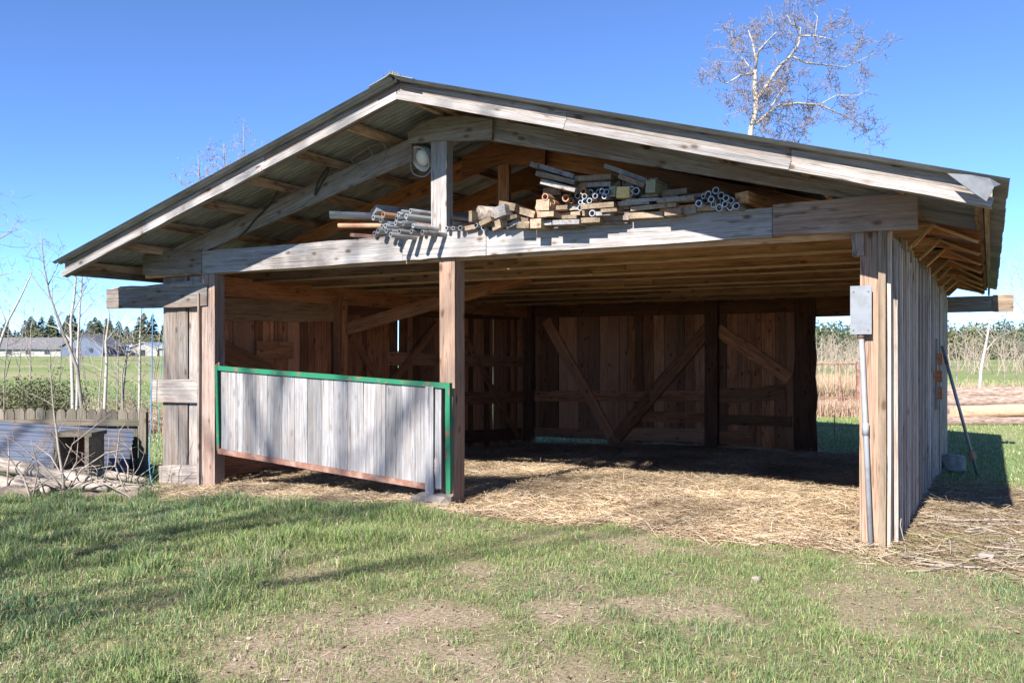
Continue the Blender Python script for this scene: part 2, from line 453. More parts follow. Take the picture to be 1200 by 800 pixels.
c3 = mix(N, K, 'MIX', ast.outputs['Fac'], c2, mix(N, K, 'MULTIPLY', 1.0, strw.outputs[0], muck.outputs[0]))
K.new(c3, b.inputs['Base Color']); b.inputs['Roughness'].default_value = .95
b.inputs['Specular IOR Level'].default_value = .1
bump(N, K, n2, b, .6, .02)
M['ground'] = m
ground = np_mesh('ground', gv, gl, np.arange(len(q)) * 4, None, m)
tag(ground, kind='structure')
sf = straw_f(XX, YY).ravel(); rr = np.hypot(XX - CAM.x, YY - CAM.y).ravel()
for nm, arr in (('straw', sf), ('lush', np.clip(lush_f(XX, YY).ravel(), 0, 1) * .75), ('far', sm(9.5, 16, rr + (fnoise(XX, YY, 5).ravel() - .5) * 4))):
    at = ground.data.attributes.new(nm, 'FLOAT', 'POINT'); at.data.foreach_set('value', arr.astype(np.float32))
ground.data.polygons.foreach_set('use_smooth', [True] * len(ground.data.polygons))

def in_view(x, y, half=38, zmin=2.5):
    X = (x - CAM.x) * RV.x + (y - CAM.y) * RV.y; Z = (x - CAM.x) * DV.x + (y - CAM.y) * DV.y
    return (Z > zmin) & (np.abs(X) < np.tan(np.radians(half)) * Z + .6)
def green(n, x, y, lush):
    """blade colours: fresh yellow-green, blue-green, dry tan"""
    a = np.array([.155, .225, .075]); bl = np.array([.078, .16, .082]); d = np.array([.38, .325, .225]); f = np.array([.28, .315, .115])
    big = fnoise(x * .6, y * .6, 61); r = RNG.uniform(0, 1, n)
    left = 1 - sm(-6.5, -3, x + .3 * y)
    t = np.clip((big - .35) * 2.2 + left * .35, 0, 1)[:, None]
    c = (a * (1 - t) + bl * t)
    c = np.where((r < .22)[:, None], f, c)
    dry = r > (.70 + .18 * np.clip(lush, 0, 1))
    c = np.where(dry[:, None], d, c)
    return c * RNG.uniform(.7, 1.3, (n, 1))
# --- lawn before the shed
n0 = 760000
x = RNG.uniform(-13, 4.5, n0); y = RNG.uniform(-6.6, 1.0, n0)
k = in_view(x, y); x = x[k]; y = y[k]
lu = lush_f(x, y)
tuft = np.clip((fnoise(x * 5.5, y * 5.5, 78, 3) - .40) * 4.5, 0, 1)
dens = np.clip(.08 + lu * (.45 + .75 * tuft), 0, 1) * (1 - straw_f(x, y) * .985)
k = (RNG.uniform(0, 1, len(x)) < dens) & ~((x > -8.3) & (x < 0) & (y > .0))
x = x[k]; y = y[k]; lu = lu[k]; tuft = tuft[k]
tall = 1 - sm(-5.9, -3.2, x + .45 * y)
clump = np.clip((fnoise(x * 2.8, y * 2.8, 77, 2) - .52) * 4.2, 0, 1)
edge = sm(-1.3, -.6, y) * (1 - sm(-4.2, -3.4, x))
h = (.014 + .014 * lu + .016 * tuft + tall * (.006 + .085 * clump) + .028 * clump + edge * .035) * RNG.uniform(.5, 1.45, len(x))
g1 = blades('lawn_grass', x, y, h, RNG.uniform(.0022, .0042, len(x)) * (1 + .4 * tall), green(len(x), x, y, lu), lean=1.15)
tag(g1, 'patchy spring grass growing before the shed', 'grass', kind='stuff')
# --- flat dry thatch between the blades
# --- meadow grass further off
n0 = 330000
Zr = 8 + 45 * RNG.uniform(0, 1, n0) ** 1.7; ang = RNG.uniform(-rad(37), rad(37), n0)
X = np.tan(ang) * Zr
x = CAM.x + X * RV.x + Zr * DV.x; y = CAM.y + X * RV.y + Zr * DV.y
k = ~((x > -8.6) & (x < .1) & (y > -.6) & (y < 9.7)) & (straw_f(x, y) < .3) & ((y > 0.2) | (x < -8.8))
k &= RNG.uniform(0, 1, n0) < .35 + .65 * fnoise(x * .3, y * .3, 88)
x = x[k]; y = y[k]; Zk = Zr[k]
h = RNG.uniform(.02, .055, len(x)) * (1 + Zk / 40)
g2 = blades('meadow_grass', x, y, h, RNG.uniform(.005, .009, len(x)) * (.6 + Zk / 14), green(len(x), x * .2, y * .2, np.ones(len(x))) * 1.12, lean=.8)
tag(g2, 'green meadow grass behind and beside the shed', 'grass', kind='stuff')

# --- straw
def stalks(name, x, y, L_, w, col, lift=.05, z0=None, spread=.35):
    n = len(x); a = RNG.uniform(0, 2 * np.pi, n); z = (gza(x, y) if z0 is None else z0) + RNG.uniform(0.002, lift, n)
    tilt = RNG.normal(0, spread, n) * .5
    dx = np.cos(a) * L_ / 2; dy = np.sin(a) * L_ / 2; dz = np.sin(tilt) * L_ / 2
    px, py = -np.sin(a) * w / 2, np.cos(a) * w / 2
    bend = RNG.normal(0, .12, n) * L_
    v = np.zeros((n, 6, 3), np.float32)
    for i, s in enumerate((-1, 0, 1)):
        cx_ = x + dx * s + (px / (w / 2)) * bend * (1 - abs(s)); cy_ = y + dy * s + (py / (w / 2)) * bend * (1 - abs(s))
        cz = np.maximum(z + dz * s, (gza(cx_, cy_) if z0 is None else z0) + .002)
        v[:, i * 2] = np.stack([cx_ - px, cy_ - py, cz], 1); v[:, i * 2 + 1] = np.stack([cx_ + px, cy_ + py, cz + w * .5], 1)
    base = np.arange(n, dtype=np.int32)[:, None] * 6
    loops = (base + np.array([0, 1, 3, 2, 2, 3, 5, 4], np.int32)).ravel()
    st = (np.arange(n, dtype=np.int32)[:, None] * 8 + np.array([0, 4], np.int32)).ravel()
    return np_mesh(name, v.reshape(-1, 3), loops, st, None, M['strawm'], np.repeat(col[:, None, :], 6, 1).reshape(-1, 3))
def strawcol(n, f=1.):
    c = np.array([[.56, .43, .28], [.42, .31, .19], [.62, .52, .38], [.27, .18, .11], [.48, .38, .27]])
    return c[RNG.integers(0, 5, n)] * RNG.uniform(.75, 1.2, (n, 1)) * f
n0 = 240000
x = RNG.uniform(-8.4, .05, n0); y = -1.3 + 10.4 * RNG.uniform(0, 1, n0) ** 1.35
k = (RNG.uniform(0, 1, n0) < np.clip(straw_f(x, y) * 1.1, 0.0, 1) * (.25 + .75 * np.clip(1.6 * fnoise(x * 1.4, y * 1.4, 31), 0, 1)))
x, y = x[k], y[k]
s1 = stalks('straw', x, y, np.where(RNG.uniform(0, 1, len(x)) < .7, RNG.uniform(.03, .13, len(x)), RNG.uniform(.12, .34, len(x))), RNG.uniform(.002, .0045, len(x)), strawcol(len(x)) * np.clip(.35 + 1.25 * fnoise(x * 1.1, y * 1.1, 34, 3), .5, 1.15)[:, None], .06)
tag(s1, 'loose golden straw strewn over the shed floor', 'straw', kind='stuff')
n0 = 24000
x = RNG.uniform(.0, 4.2, n0); y = RNG.uniform(-1.1, 6.4, n0)
k = (RNG.uniform(0, 1, n0) < straw_f(x, y)); x, y = x[k], y[k]
s2 = stalks('straw_litter', x, y, RNG.uniform(.06, .4, len(x)), RNG.uniform(.003, .007, len(x)), strawcol(len(x), .6), .03)
tag(s2, 'trampled straw and stalks outside the right wall', 'straw', kind='stuff')
# thin dead thatch in the lawn
n0 = 52000
x = RNG.uniform(-11, 4.4, n0); y = RNG.uniform(-6.4, .2, n0)
k = in_view(x, y) & (straw_f(x, y) < .7) & (RNG.uniform(0, 1, n0) < .35 + .6 * fnoise(x * 1.2, y * 1.2, 99)); x, y = x[k], y[k]
s3 = stalks('dead_thatch', x, y, RNG.uniform(.02, .07, len(x)), RNG.uniform(.0015, .003, len(x)), strawcol(len(x), .72) * np.array([.95, .97, 1.05]), .01)
tag(s3, 'flattened dead grass between the green tufts', 'thatch', kind='stuff')

n0 = 9000
x = RNG.uniform(-11, 4.4, n0); y = RNG.uniform(-6.4, .4, n0)
k = in_view(x, y); x, y = x[k], y[k]
lc = np.array([[.16, .10, .065], [.24, .17, .12], [.10, .07, .05], [.33, .27, .22]])[RNG.integers(0, 4, len(x))]
s4 = stalks('leaf_litter', x, y, RNG.uniform(.008, .035, len(x)), RNG.uniform(.004, .014, len(x)), lc, .012)
tag(s4, 'crumbs of dead leaf and soil on the lawn', 'litter', kind='stuff')

# ================================================================== SHED
RU = -4.18                                   # ridge line
SL = .288
def zr(u): return 4.14 - SL * abs(u - RU)     # underside of the roof sheets
V = [i * 1.175 for i in range(9)]
BACK = V[-1]
shed = empty('open_shed', (RU, 4.7, 0), 'open-fronted weathered timber pole shed with a low metal gable roof', 'shed')
Zu = Vector((0, 0, 1)); Xu = Vector((1, 0, 0)); Yu = Vector((0, 1, 0))

# --- trusses behind the front one
for i, v in enumerate(V):
    if i == 0: continue
    mt = 'joist'
    # bottom chord with raked right tail, in two lengths spliced near the middle
    sp = RU + rng.uniform(-.8, .8)
    zb = 2.56 + rng.uniform(-.022, .022)
    prism('bottom_chord', [(sp + .003, v, zb), (.10 + rng.uniform(-.03, .03), v, zb), (.30, v, zb + .2), (.30, v, zr(.30) - .10), (sp + .003, v, zb + .24)], (0, .075, 0), mt, shed, Xu)
    prism('bottom_chord', [(-8.75, v, zb + .006), (sp - .003, v, zb + .006), (sp - .003, v, zb + .246), (-8.95, v, zb + .19)], (0, .075, 0), mt, shed, Xu)
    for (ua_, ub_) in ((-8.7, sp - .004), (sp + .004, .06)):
        plank('lit_edge_strip', (ua_, v + .03, zb - .012), (ub_, v + .03, zb - .006), .02, .105, Zu, 'joistlit', shed, wob=.003)  # added strip, its pale colour painting light along the chord's bottom edge
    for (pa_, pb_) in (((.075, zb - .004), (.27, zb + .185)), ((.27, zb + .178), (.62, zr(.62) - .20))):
        plank('lit_edge_strip', (pa_[0], v + .05, pa_[1]), (pb_[0], v + .05, pb_[1]), .018, .12, Zu, 'joistlit', shed, wob=.002)  # same painted light, carried up the raked tail and under the rafter
    plank('splice_plate', (sp - .45, v - .024, zb + .13), (sp + .45, v - .024, zb + .13), .2, .04, Zu, mt, shed)
    for s in (-1, 1):
        e = RU + s * (5.0 if s < 0 else 4.82)
        p = [(RU + s * .003, v + .077, zr(RU) - .10), (e, v + .077, zr(e) - .10), (e, v + .077, zr(e) - .19), (RU + s * .003, v + .077, zr(RU) - .34)]
        prism('rafter', p if s > 0 else p[::-1], (0, .042, 0), 'rust', shed, (s, 0, -SL))
    plank('king_post', (RU, v + .02, zb + .24), (RU, v + .02, zr(RU) - .30), .15, .05, Xu, 'rust', shed)
    # gusset
    pg = [(RU - .55, v - .002, zr(RU - .55) - .34), (RU, v - .002, zr(RU) - .40), (RU + .55, v - .002, zr(RU + .55) - .34), (RU + .55, v - .002, zr(RU + .55) - .11), (RU, v - .002, zr(RU) - .11), (RU - .55, v - .002, zr(RU - .55) - .11)]
    prism('ridge_plate', pg, (0, -.038, 0), 'rust', shed, Xu)
# --- front truss: spliced face boards
def face(name, xa, ya0, ya1, xb, yb0, yb1, v0, v1, mat):
    a0 = onv(xa, ya0, v0); a1 = onv(xa, ya1, v0); b0 = onv(xb, yb0, v0); b1 = onv(xb, yb1, v0)
    m0 = (a0 + a1) / 2; m1 = (b0 + b1) / 2; dv_ = Vector((0, (v1 - v0) / 2, 0)); wa = (a0 - a1).length; wb_ = (b0 - b1).length
    return plank(name, m0 + dv_, m1 + dv_, wa, v1 - v0, Zu, mat, shed, .0045, 9, wb_ / wa)
face('beam_board', 167, 297, 322, 236, 292.5, 321, -.05, .02, 'grey')
face('beam_board', 237, 294, 321, 471.5, 276, 305, -.045, .02, 'silver')
face('beam_board', 472, 275, 305, 569.5, 269, 299, -.052, .02, 'silver')
face('beam_board', 570, 270, 299, 905, 243, 277, -.045, .02, 'silver')
face('beam_board', 905.5, 240, 276, 1075, 224, 268, -.075, .02, 'postgrey')
face('beam_back_board', 170, 300, 326, 1040, 240, 277, .0215, .062, 'orange')
plank('lit_edge_strip', (-8.6, .10, 2.555), (-.1, .10, 2.555), .03, .09, Zu, 'joistlit', shed, wob=.003)  # added pale strip painting a lit lower edge behind the front beam
# front rafters
def raf(pts, v0, v1, mat, d): return prism('front_rafter', [onv(x_, y_, v0) for x_, y_ in pts], (0, v1 - v0, 0), mat, shed, d)
raf([(186, 309), (236, 296), (482, 188), (482, 162), (205, 290)], -.03, .012, 'grey', (1, 0, SL))
raf([(570, 164), (1003, 234), (1060, 226), (1050, 221), (575, 139)], -.03, .012, 'grey', (1, 0, -SL))
prism('ridge_plate', [onv(x_, y_, -.07) for x_, y_ in ((479, 168), (527, 165), (576, 164), (577, 140), (548, 136), (515, 137), (494, 144), (478, 156))], (0, .038, 0), 'grey', shed, Xu)
plank('king_post', (-4.25, -.0, 2.80), (-4.25, -.0, 3.83), .19, .12, Xu, 'silver', shed)
# --- centre post and corner posts
cp0 = ong(530, 590)
plank('centre_post', (-4.19, .10, gz(-4.19, .1) - .12), (-4.19, .10, 2.57), .185, .19, Xu, 'pink', shed, wob=.003)
plank('corner_post', (-.13, .085, gz(-.13, .1) - .15), (-.13, .085, 2.57), .15, .15, Xu, 'pink', shed)
plank('corner_board', (-.03, .03, gz(0, 0) - .1), (-.03, .03, 2.56), .054, .19, Xu, 'tan', shed)
plank('corner_block', (-.215, .04, 2.36), (-.215, .04, 2.57), .09, .12, Xu, 'grey', shed)
plank('left_front_post', (-7.67, .06, gz(-7.67, 0) - .12), (-7.67, .06, 2.57), .22, .16, Xu, 'postgrey', shed)
plank('left_front_board', (-7.795, .02, gz(-7.8, 0) - .1), (-7.795, .02, 2.3), .03, .17, Xu, 'grey', shed)
for xa, xb, t in ((192, 209.5, .0), (210.5, 221.5, -.008), (222.5, 238, .004)):
    a = onv(xa, 330, .05); b_ = onv(xb, 330, .05); u0 = (a.x + b_.x) / 2
    plank('wing_plank', (u0, .05 + t, gz(u0, 0) - .1), (u0, .05 + t, 2.52), b_.x - a.x, .03, Xu, 'grey', shed, wob=.006)
for (xa, xb, ya, yb, vv) in ((178, 238, 445, 471, -.005), (188, 238, 545, 575, -.008)):
    a = onv(xa, (ya + yb) / 2, vv); b_ = onv(xb, (ya + yb) / 2, vv); hh = onv(xa, ya, vv).z - onv(xa, yb, vv).z
    plank('wing_rail', a, b_, hh, .035, Zu, 'grey', shed)
a = onv(123, 352, -.06); b_ = onv(241, 354, -.06)
plank('wing_header', (a.x, -.0, 2.275), (b_.x, -.0, 2.265), .25, .09, Zu, 'grey', shed, wob=.012, nseg=7)
mb = MB(); mb.tube([Vector((a.x + .02 + t * .23, 0.0, 2.398 + rng.uniform(-.006, .012))) for t in range(9)], [.02] + [.045] * 7 + [.02], 6, wob=.3)
mb.build('bark_edge', 'brush', shed)
plank('wing_plate', (-8.6, .12, 2.43), (-7.6, .12, 2.43), .24, .05, Zu, 'rust', shed)

# --- purlins, fascias, roof sheets
PV0, PV1 = -.785, BACK + .7
EV = {-1: 5.06, 1: 4.88}
pus = [.06 + .705 * i for i in range(7)]
for s in (-1, 1):
    for d in pus + [EV[s] - .065]:
        u = RU + s * (d + .02)
        q0 = rng.uniform(-.01, .01)
        vm = rng.uniform(3.5, 5.5)
        nrm = Vector((s * SL, 0, 1)).normalized()
        for (va, vb) in ((PV0, vm - .003), (vm + .003, PV1)):
            plank('purlin', Vector((u, va, zr(u))) - nrm * .048, Vector((u, vb, zr(u))) - nrm * .048, .045 if .1 < d < 4.7 else .06, .09, Xu, 'purlin', shed, wob=.002)
    # barge boards at the front: three lengths each
    cuts = [.0, 1.75, 3.6, EV[s] + .035]
    for i in range(3):
        ua, ub = RU + s * (cuts[i] + .002), RU + s * (cuts[i + 1] - .002)
        p = [(ua, -.828, zr(ua) - .006), (ub, -.828, zr(ub) - .006), (ub, -.828, zr(ub) - .165 - .006 * i), (ua, -.828, zr(ua) - .17)]
        prism('barge_board', p if s < 0 else p[::-1], (0, .038, 0), 'grey', shed, (s, 0, -SL))
        w_ = .072 - .004 * i
        p = [(ua, -.872, zr(ua) - .168 + w_), (ub, -.872, zr(ub) - .168 + w_), (ub, -.872, zr(ub) - .172), (ua, -.872, zr(ua) - .172)]
        pm = [(Vector(p[0]) + Vector(p[3])) / 2, (Vector(p[1]) + Vector(p[2])) / 2]
        plank('barge_trim', pm[0] + Yu * .021, pm[1] + Yu * .021, w_, .042, Zu, 'silver', shed, .004, 7)
    ue = RU + s * EV[s]
    for (va, vb) in ((-.825, 4.2), (4.206, PV1)):
        plank('eave_fascia', (ue, va, zr(ue) - .085), (ue, vb, zr(ue) - .085), .16, .035, Zu, 'tan', shed)
PER, AMP, SHW = .0762, .0115, .762
def sheet_mesh(Ls):
    nc = int(10 * 6) + 1; vs = []; fs = []
    xs = [0, Ls * .33, Ls * .66, Ls]
    for j, xx in enumerate(xs):
        for c in range(nc):
            yy = c * SHW / (nc - 1); vs.append((xx, yy, AMP + AMP * math.cos(2 * math.pi * yy / PER)))
    for j in range(3):
        for c in range(nc - 1):
            o = j * nc + c; fs.append((o, o + 1, o + nc + 1, o + nc))
    me = bpy.data.meshes.new('roof_sheet'); me.from_pydata(vs, [], fs)
    me.polygons.foreach_set('use_smooth', [True] * len(me.polygons)); me.materials.append(M['galv']); return me
ang = math.atan(SL)
sheets = {-1: [sheet_mesh(a_) for a_ in (5.36, 5.353, 5.357)], 1: [sheet_mesh(a_) for a_ in (5.20, 5.193, 5.197)]}
for s in (-1, 1):
    v = -.95; i = 0
    while v < BACK + .75:
        me = sheets[s][i % 3]
        x = Vector((s * math.cos(ang), 0, -math.sin(ang))); y = Vector((0, s * 1.0, 0)); z = x.cross(y)
        # local y runs with +v on the right slope and -v on the left one
        o0 = Vector((RU + s * .012, v if s > 0 else v + SHW, zr(RU + s * .012) + .003 + (i % 2) * .0025))
        mw = Matrix.Translation(o0) @ Matrix((x, y, z)).transposed().to_4x4()
        link('roof_sheet', me, None, shed, mw)
        v += SHW - PER * 1.0 - .0; i += 1
cap = [(RU - .26, zr(RU - .26) + .03), (RU - .05, zr(RU - .05) + .034), (RU, 4.185), (RU + .05, zr(RU + .05) + .034), (RU + .26, zr(RU + .26) + .03)]
v = -.98
while v < BACK + .7:
    mb = MB(); e = min(v + 2.44, BACK + .78); vs = [(u, vv, z) for vv in (v, e) for u, z in cap] + [(u, vv, z - .004) for vv in (v, e) for u, z in cap]
    mb.add(vs, [(i, i + 1, i + 6, i + 5) for i in range(4)] + [(10 + i, 15 + i, 16 + i, 11 + i) for i in range(4)] + [(i, 10 + i, 11 + i, i + 1) for i in range(4)])
    mb.build('ridge_cap', 'galv', shed); v = e - .03
# loose bent flashing at the right front corner
pf = [onv(1110, 203, -.96), onv(1138, 205, -.98), onv(1160, 209, -.97), onv(1173, 216, -.93), onv(1165, 219, -1.0), onv(1156, 236, -1.03), onv(1134, 221, -1.0)]
mb = MB(); mb.add([p for p in pf] + [p + Vector((0, .004, -.004)) for p in pf], [(0, 1, 6), (1, 2, 4, 6), (2, 3, 4), (6, 4, 5), (7, 13, 8), (8, 13, 11, 9), (9, 11, 10), (13, 12, 11), (5, 4, 11, 12), (6, 5, 12, 13), (0, 6, 13, 7)])
mb.build('bent_flashing', 'galv_new', shed)

# --- left wall (inner face u = -8.2)
UL = -8.22
v = .06; slits = (4.62, 7.86)
while v < BACK - .05:
    w = rng.uniform(.13, .25); v1 = min(v + w, BACK + .02)
    gap = rng.choice([.006, .008, .012, .02])
    for s in slits:
        if v < s < v1 + .01: v1 = s - .012; gap = .035
    vc = (v + v1) / 2; zb = gz(UL, vc) - .1 if rng.random() < .8 else gz(UL, vc) + .02
    plank('wall_plank', (UL - .015, vc, zb), (UL - .015 + rng.uniform(-.008, .008), vc + rng.uniform(-.01, .01), 2.52), v1 - v, .024, Yu, 'brown', shed, wob=.007)
    if gap < .03:
        plank('wall_batten', (UL - .042, v1 + gap / 2, zb), (UL - .042, v1 + gap / 2, 2.5), .07, .022, Yu, 'dark', shed)
    v = v1 + gap
def lw(name, xa, ya, xb, yb, wpx, du, mat, t=.04, wob=.006, nseg=4):
    a = onu(xa, ya, UL + du); b_ = onu(xb, yb, UL + du)
    xm, ym = (xa + xb) / 2, (ya + yb) / 2; hh = (onu(xm, ym - wpx / 2, UL + du) - onu(xm, ym + wpx / 2, UL + du)).length
    ax = (b_ - a).normalized(); side = Vector((1, 0, 0)).cross(ax)
    cosang = abs((Vector((xb - xa, yb - ya, 0)).normalized()).x)
    return plank(name, a, b_, hh * (cosang if cosang > .3 else 1), t, side, mat, shed, wob, nseg)
plank('top_plate', (UL + .06, .15, 2.44), (UL + .06, BACK, 2.44), .26, .05, Zu, 'rust', shed)
lw('wall_girt', 252, 362, 394, 365, 26, .03, 'orange', wob=.012, nseg=6)
lw('wall_girt', 300, 410, 343, 411, 20, .045, 'rust')
lw('wall_brace', 250, 404, 322, 440, 26, .075, 'rust', nseg=2)
lw('wall_girt', 252, 548, 400, 533, 22, .03, 'brown')
lw('wall_post', 397, 347, 397, 545, 10, .10, 'rust', .10)
plank('wall_post', (UL + .09, 3.02, gz(UL, 3) - .1), (UL + .09, 3.02, 2.36), .13, .13, Yu, 'rust', shed)
lw('wall_brace', 412, 392, 448, 452, 16, .045, 'rust')
lw('wall_brace', 512, 380, 452, 458, 16, .055, 'rust')
lw('wall_girt', 455, 420, 612, 424, 0 + 14, .03, 'brown')
lw('wall_girt', 400, 470, 612, 465, 16, .03, 'brown')
lw('wall_brace', 545, 395, 607, 512, 14, .06, 'rust')
lw('wall_girt', 540, 512, 610, 508, 14, .03, 'dark')
lw('wall_girt', 400, 362, 608, 370, 12, .03, 'dark')
plank('wall_post', (UL + .1, 6.05, gz(UL, 6) - .1), (UL + .1, 6.05, 2.36), .14, .14, Yu, 'brown', shed)
plank('back_corner_post', (UL + .1, BACK - .12, gz(UL, 9.3) - .1), (UL + .1, BACK - .12, 2.56), .2, .18, Yu, 'dark', shed)
# knee brace from the left wall post up to the joists
plank('knee_brace', (UL + .16, 3.05, 1.93), (-5.0, 3.42, 2.66), .19, .05, Zu, 'rust', shed)

# --- back wall (inner face v = 9.3)
VB = BACK - .02
u = -8.15; k = 0
while u < -2.4:
    w = rng.uniform(.15, .27); u1 = min(u + w, -2.36); uc = (u + u1) / 2
    zb = gz(uc, VB) + (.19 if -8.2 < uc < -6.3 else (.03 if uc < -4.5 else rng.uniform(0, .05)))
    plank('wall_plank', (uc, VB + .015, zb), (uc + rng.uniform(-.01, .01), VB + .015 + rng.uniform(-.006, .006), 2.95), u1 - u, .024, Xu, 'brown', shed, wob=.007)
    gap = rng.choice([.004, .008, .012])
    plank('wall_batten', (u1 + gap / 2, VB + .042, zb + .02), (u1 + gap / 2, VB + .042, 2.5), .07, .022, Xu, 'dark', shed)
    u = u1 + gap; k += 1
def bw(name, xa, ya, xb, yb, wm, dv, mat, wob=.008, nseg=4, t=.04):
    a = onv(xa, ya, VB - dv); b_ = onv(xb, yb, VB - dv); ax = (b_ - a).normalized()
    return plank(name, a, b_, wm, t, ax.cross(Yu), mat, shed, wob, nseg)
bw('wall_girt', 606, 366, 940, 358, .26, .03, 'dark')
bw('wall_girt', 616, 464, 830, 464, .22, .03, 'brown')
bw('wall_brace', 640, 375, 717, 512, .22, .075, 'brown')
bw('wall_brace', 723, 512, 830, 385, .27, .075, 'brown')
bw('wall_girt', 752, 487, 830, 489, .2, .03, 'brown', .014)
bw('wall_girt', 725, 508, 830, 510, .26, .028, 'brown')
bw('wall_girt', 620, 506, 716, 509, .2, .028, 'brown')
bw('wall_brace', 841, 386, 926, 443, .24, .07, 'brown', .02, 6)
bw('wall_girt', 840, 464, 920, 460, .30, .03, 'rust', .03, 6)
bw('wall_girt', 840, 492, 928, 494, .20, .03, 'brown', .02)
bw('wall_girt', 842, 512, 883, 513, .24, .03, 'brown')
plank('wall_post', (-4.06, VB - .13, gz(-4, VB) - .1), (-4.06, VB - .13, 2.56), .25, .16, Xu, 'dark', shed)
plank('wall_post', (-2.30, VB - .06, gz(-2.3, VB) - .05), (-2.32, VB - .06, 2.56), .40, .07, Xu, 'dark', shed, wob=.022, nseg=8)
plank('lintel', (-2.2, VB + .01, 2.50), (.0, VB + .01, 2.50), .56, .05, Zu, 'rust', shed)
# beam running out past the right wall
plank('outrigger_beam', (-.3, BACK + .12, 2.395), (.80, BACK + .12, 2.395), .27, .06, Zu, 'grey', shed)
plank('outrigger_tip', (.76, BACK + .118, 2.40), (1.07, BACK + .118, 2.40), .29, .075, Zu, 'tan', shed)

# --- right wall
v = .03
while v < BACK:
    w = rng.uniform(.13, .23); v1 = min(v + w, BACK + .1); vc = (v + v1) / 2
    zt = min(zr(.03) - .12, 2.62) + rng.uniform(-.10, .02)
    zb = gz(.02, vc) - rng.uniform(-.01, .10)
    off = rng.choice([0, 0, .006, .012])
    plank('wall_plank', (.012 + off, vc, zb), (.012 + off + rng.uniform(-.01, .01), vc, zt), v1 - v, .024, Yu, 'wall', shed, wob=.006)
    plank('wall_batten', (.05 + off, v1, zb + rng.uniform(0, .05)), (.05 + off + rng.uniform(-.006, .006), v1, zt - rng.uniform(0, .12)), rng.uniform(.04, .075), .03, Yu, 'wall', shed, wob=.005)
    v = v1 + rng.uniform(.003, .012)
for z in (.35, 1.3, 2.2):
    plank('wall_girt', (-.05, .17, z), (-.05, BACK, z), .14, .05, Zu, 'brown', shed)
plank('top_plate', (-.06, .17, 2.47), (-.06, BACK, 2.47), .15, .05, Zu, 'rust', shed)
for z, l in ((1.48, .12), (1.25, .3), (1.02, .14)):
    plank('nailed_block', (.06, 5.55 - l / 2 * 1.2, z), (.16, 5.55 - l / 2 * 1.2, z), .16, .16 if l < .2 else .05, Zu, 'rust', shed)
plank('nailed_strip', (.085, 5.5, .8), (.085, 5.5, 1.75), .26, .04, Yu, 'wall', shed)

# ================================================================== GATE
gate = empty('gate', onv(255, 535, -.06), 'low plank gate with green tube top rail and rusty bottom rail', 'gate')
VG = -.10
TL, TR, BL, BR = onv(255, 431, VG), onv(526, 452, VG), onv(257, 528, VG), onv(527, 577, VG)
plank('top_rail', TL - Xu * .02, TR + Xu * .02, .052, .045, Zu, 'greenpaint', gate, wob=.003, nseg=6)
plank('end_stile', TR + Vector((0, -.004, .03)), BR + Vector((0, -.004, -.01)), .055, .05, Xu, 'greenpaint', gate, wob=.003, nseg=4)
hst = plank('hinge_stile', TL + Vector((0, -.003, .02)), BL, .04, .045, Xu, 'greenpaint', gate, wob=.003, nseg=4)
BR2 = onv(503, 570, VG)
plank('bottom_rail', BL, BR2, .06, .05, Zu, 'rustiron', gate, wob=.002)
mb = MB(); mb.tube([TL + Vector((-.03, .03, -.06)), TL + Vector((-.06, .03, .03)), TL + Vector((-.01, .03, .06)), TL + Vector((.02, .0, .0))], [.012] * 4, 6); mb.build('hinge', 'rustiron', hst, True)
cuts_px = [259, 267, 284.5, 300, 313, 330, 345, 360, 377, 391, 407, 426, 439, 452, 470, 486, 500, 509.5, 517]
for i in range(len(cuts_px) - 1):
    xa, xb = cuts_px[i], cuts_px[i + 1]; xm = (xa + xb) / 2
    a = onv(xa, 500, VG); b_ = onv(xb, 500, VG); uc = (a.x + b_.x) / 2
    f = (uc - TL.x) / (TR.x - TL.x); zt = TL.z + (TR.z - TL.z) * f - .02
    f2 = (uc - BL.x) / (BR2.x - BL.x); zb = BL.z + (BR2.z - BL.z) * min(f2, 1.02) + (.02 if xm < 500 else -.07 if xm < 510 else -.01)
    plank('gate_board', (uc, VG + .012 + (-.03 if 500 < xm < 510 else .0) + rng.uniform(-.003, .003), zb), (uc, VG + .012 + rng.uniform(-.003, .003) + (-.03 if 500 < xm < 510 else .0), zt), (b_.x - a.x) - .004, .022, Xu, 'gateboard', gate, wob=.002)

# stone under the gate's free end
def rock(name, c, sx, sy, sz, mat, label, cat, group=None, n=1, rz=0, seed=0):
    import bmesh
    bm = bmesh.new(); bmesh.ops.create_icosphere(bm, subdivisions=2, radius=1)
    r = random.Random(seed)
    for vtx in bm.verts:
        p = vtx.co; mx = max(abs(p.x), abs(p.y), abs(p.z)); p2 = p.lerp(p / mx, .75)
        vtx.co = Vector((p2.x * sx / 2, p2.y * sy / 2, p2.z * sz / 2)) * (1 + r.uniform(-.09, .09))
    me = bpy.data.meshes.new(name); bm.to_mesh(me); bm.free()
    o = link(name, me, M[mat], None, Matrix.Translation(Vector(c)) @ Matrix.Rotation(rz, 4, 'Z'))
    return tag(o, label, cat, group)
p = ong(507, 592)
rock('stone_block', (p.x, p.y, p.z + .05), .42, .26, .17, 'stone', 'flat grey stone block at the foot of the centre post', 'stone', rz=.1, seed=3)

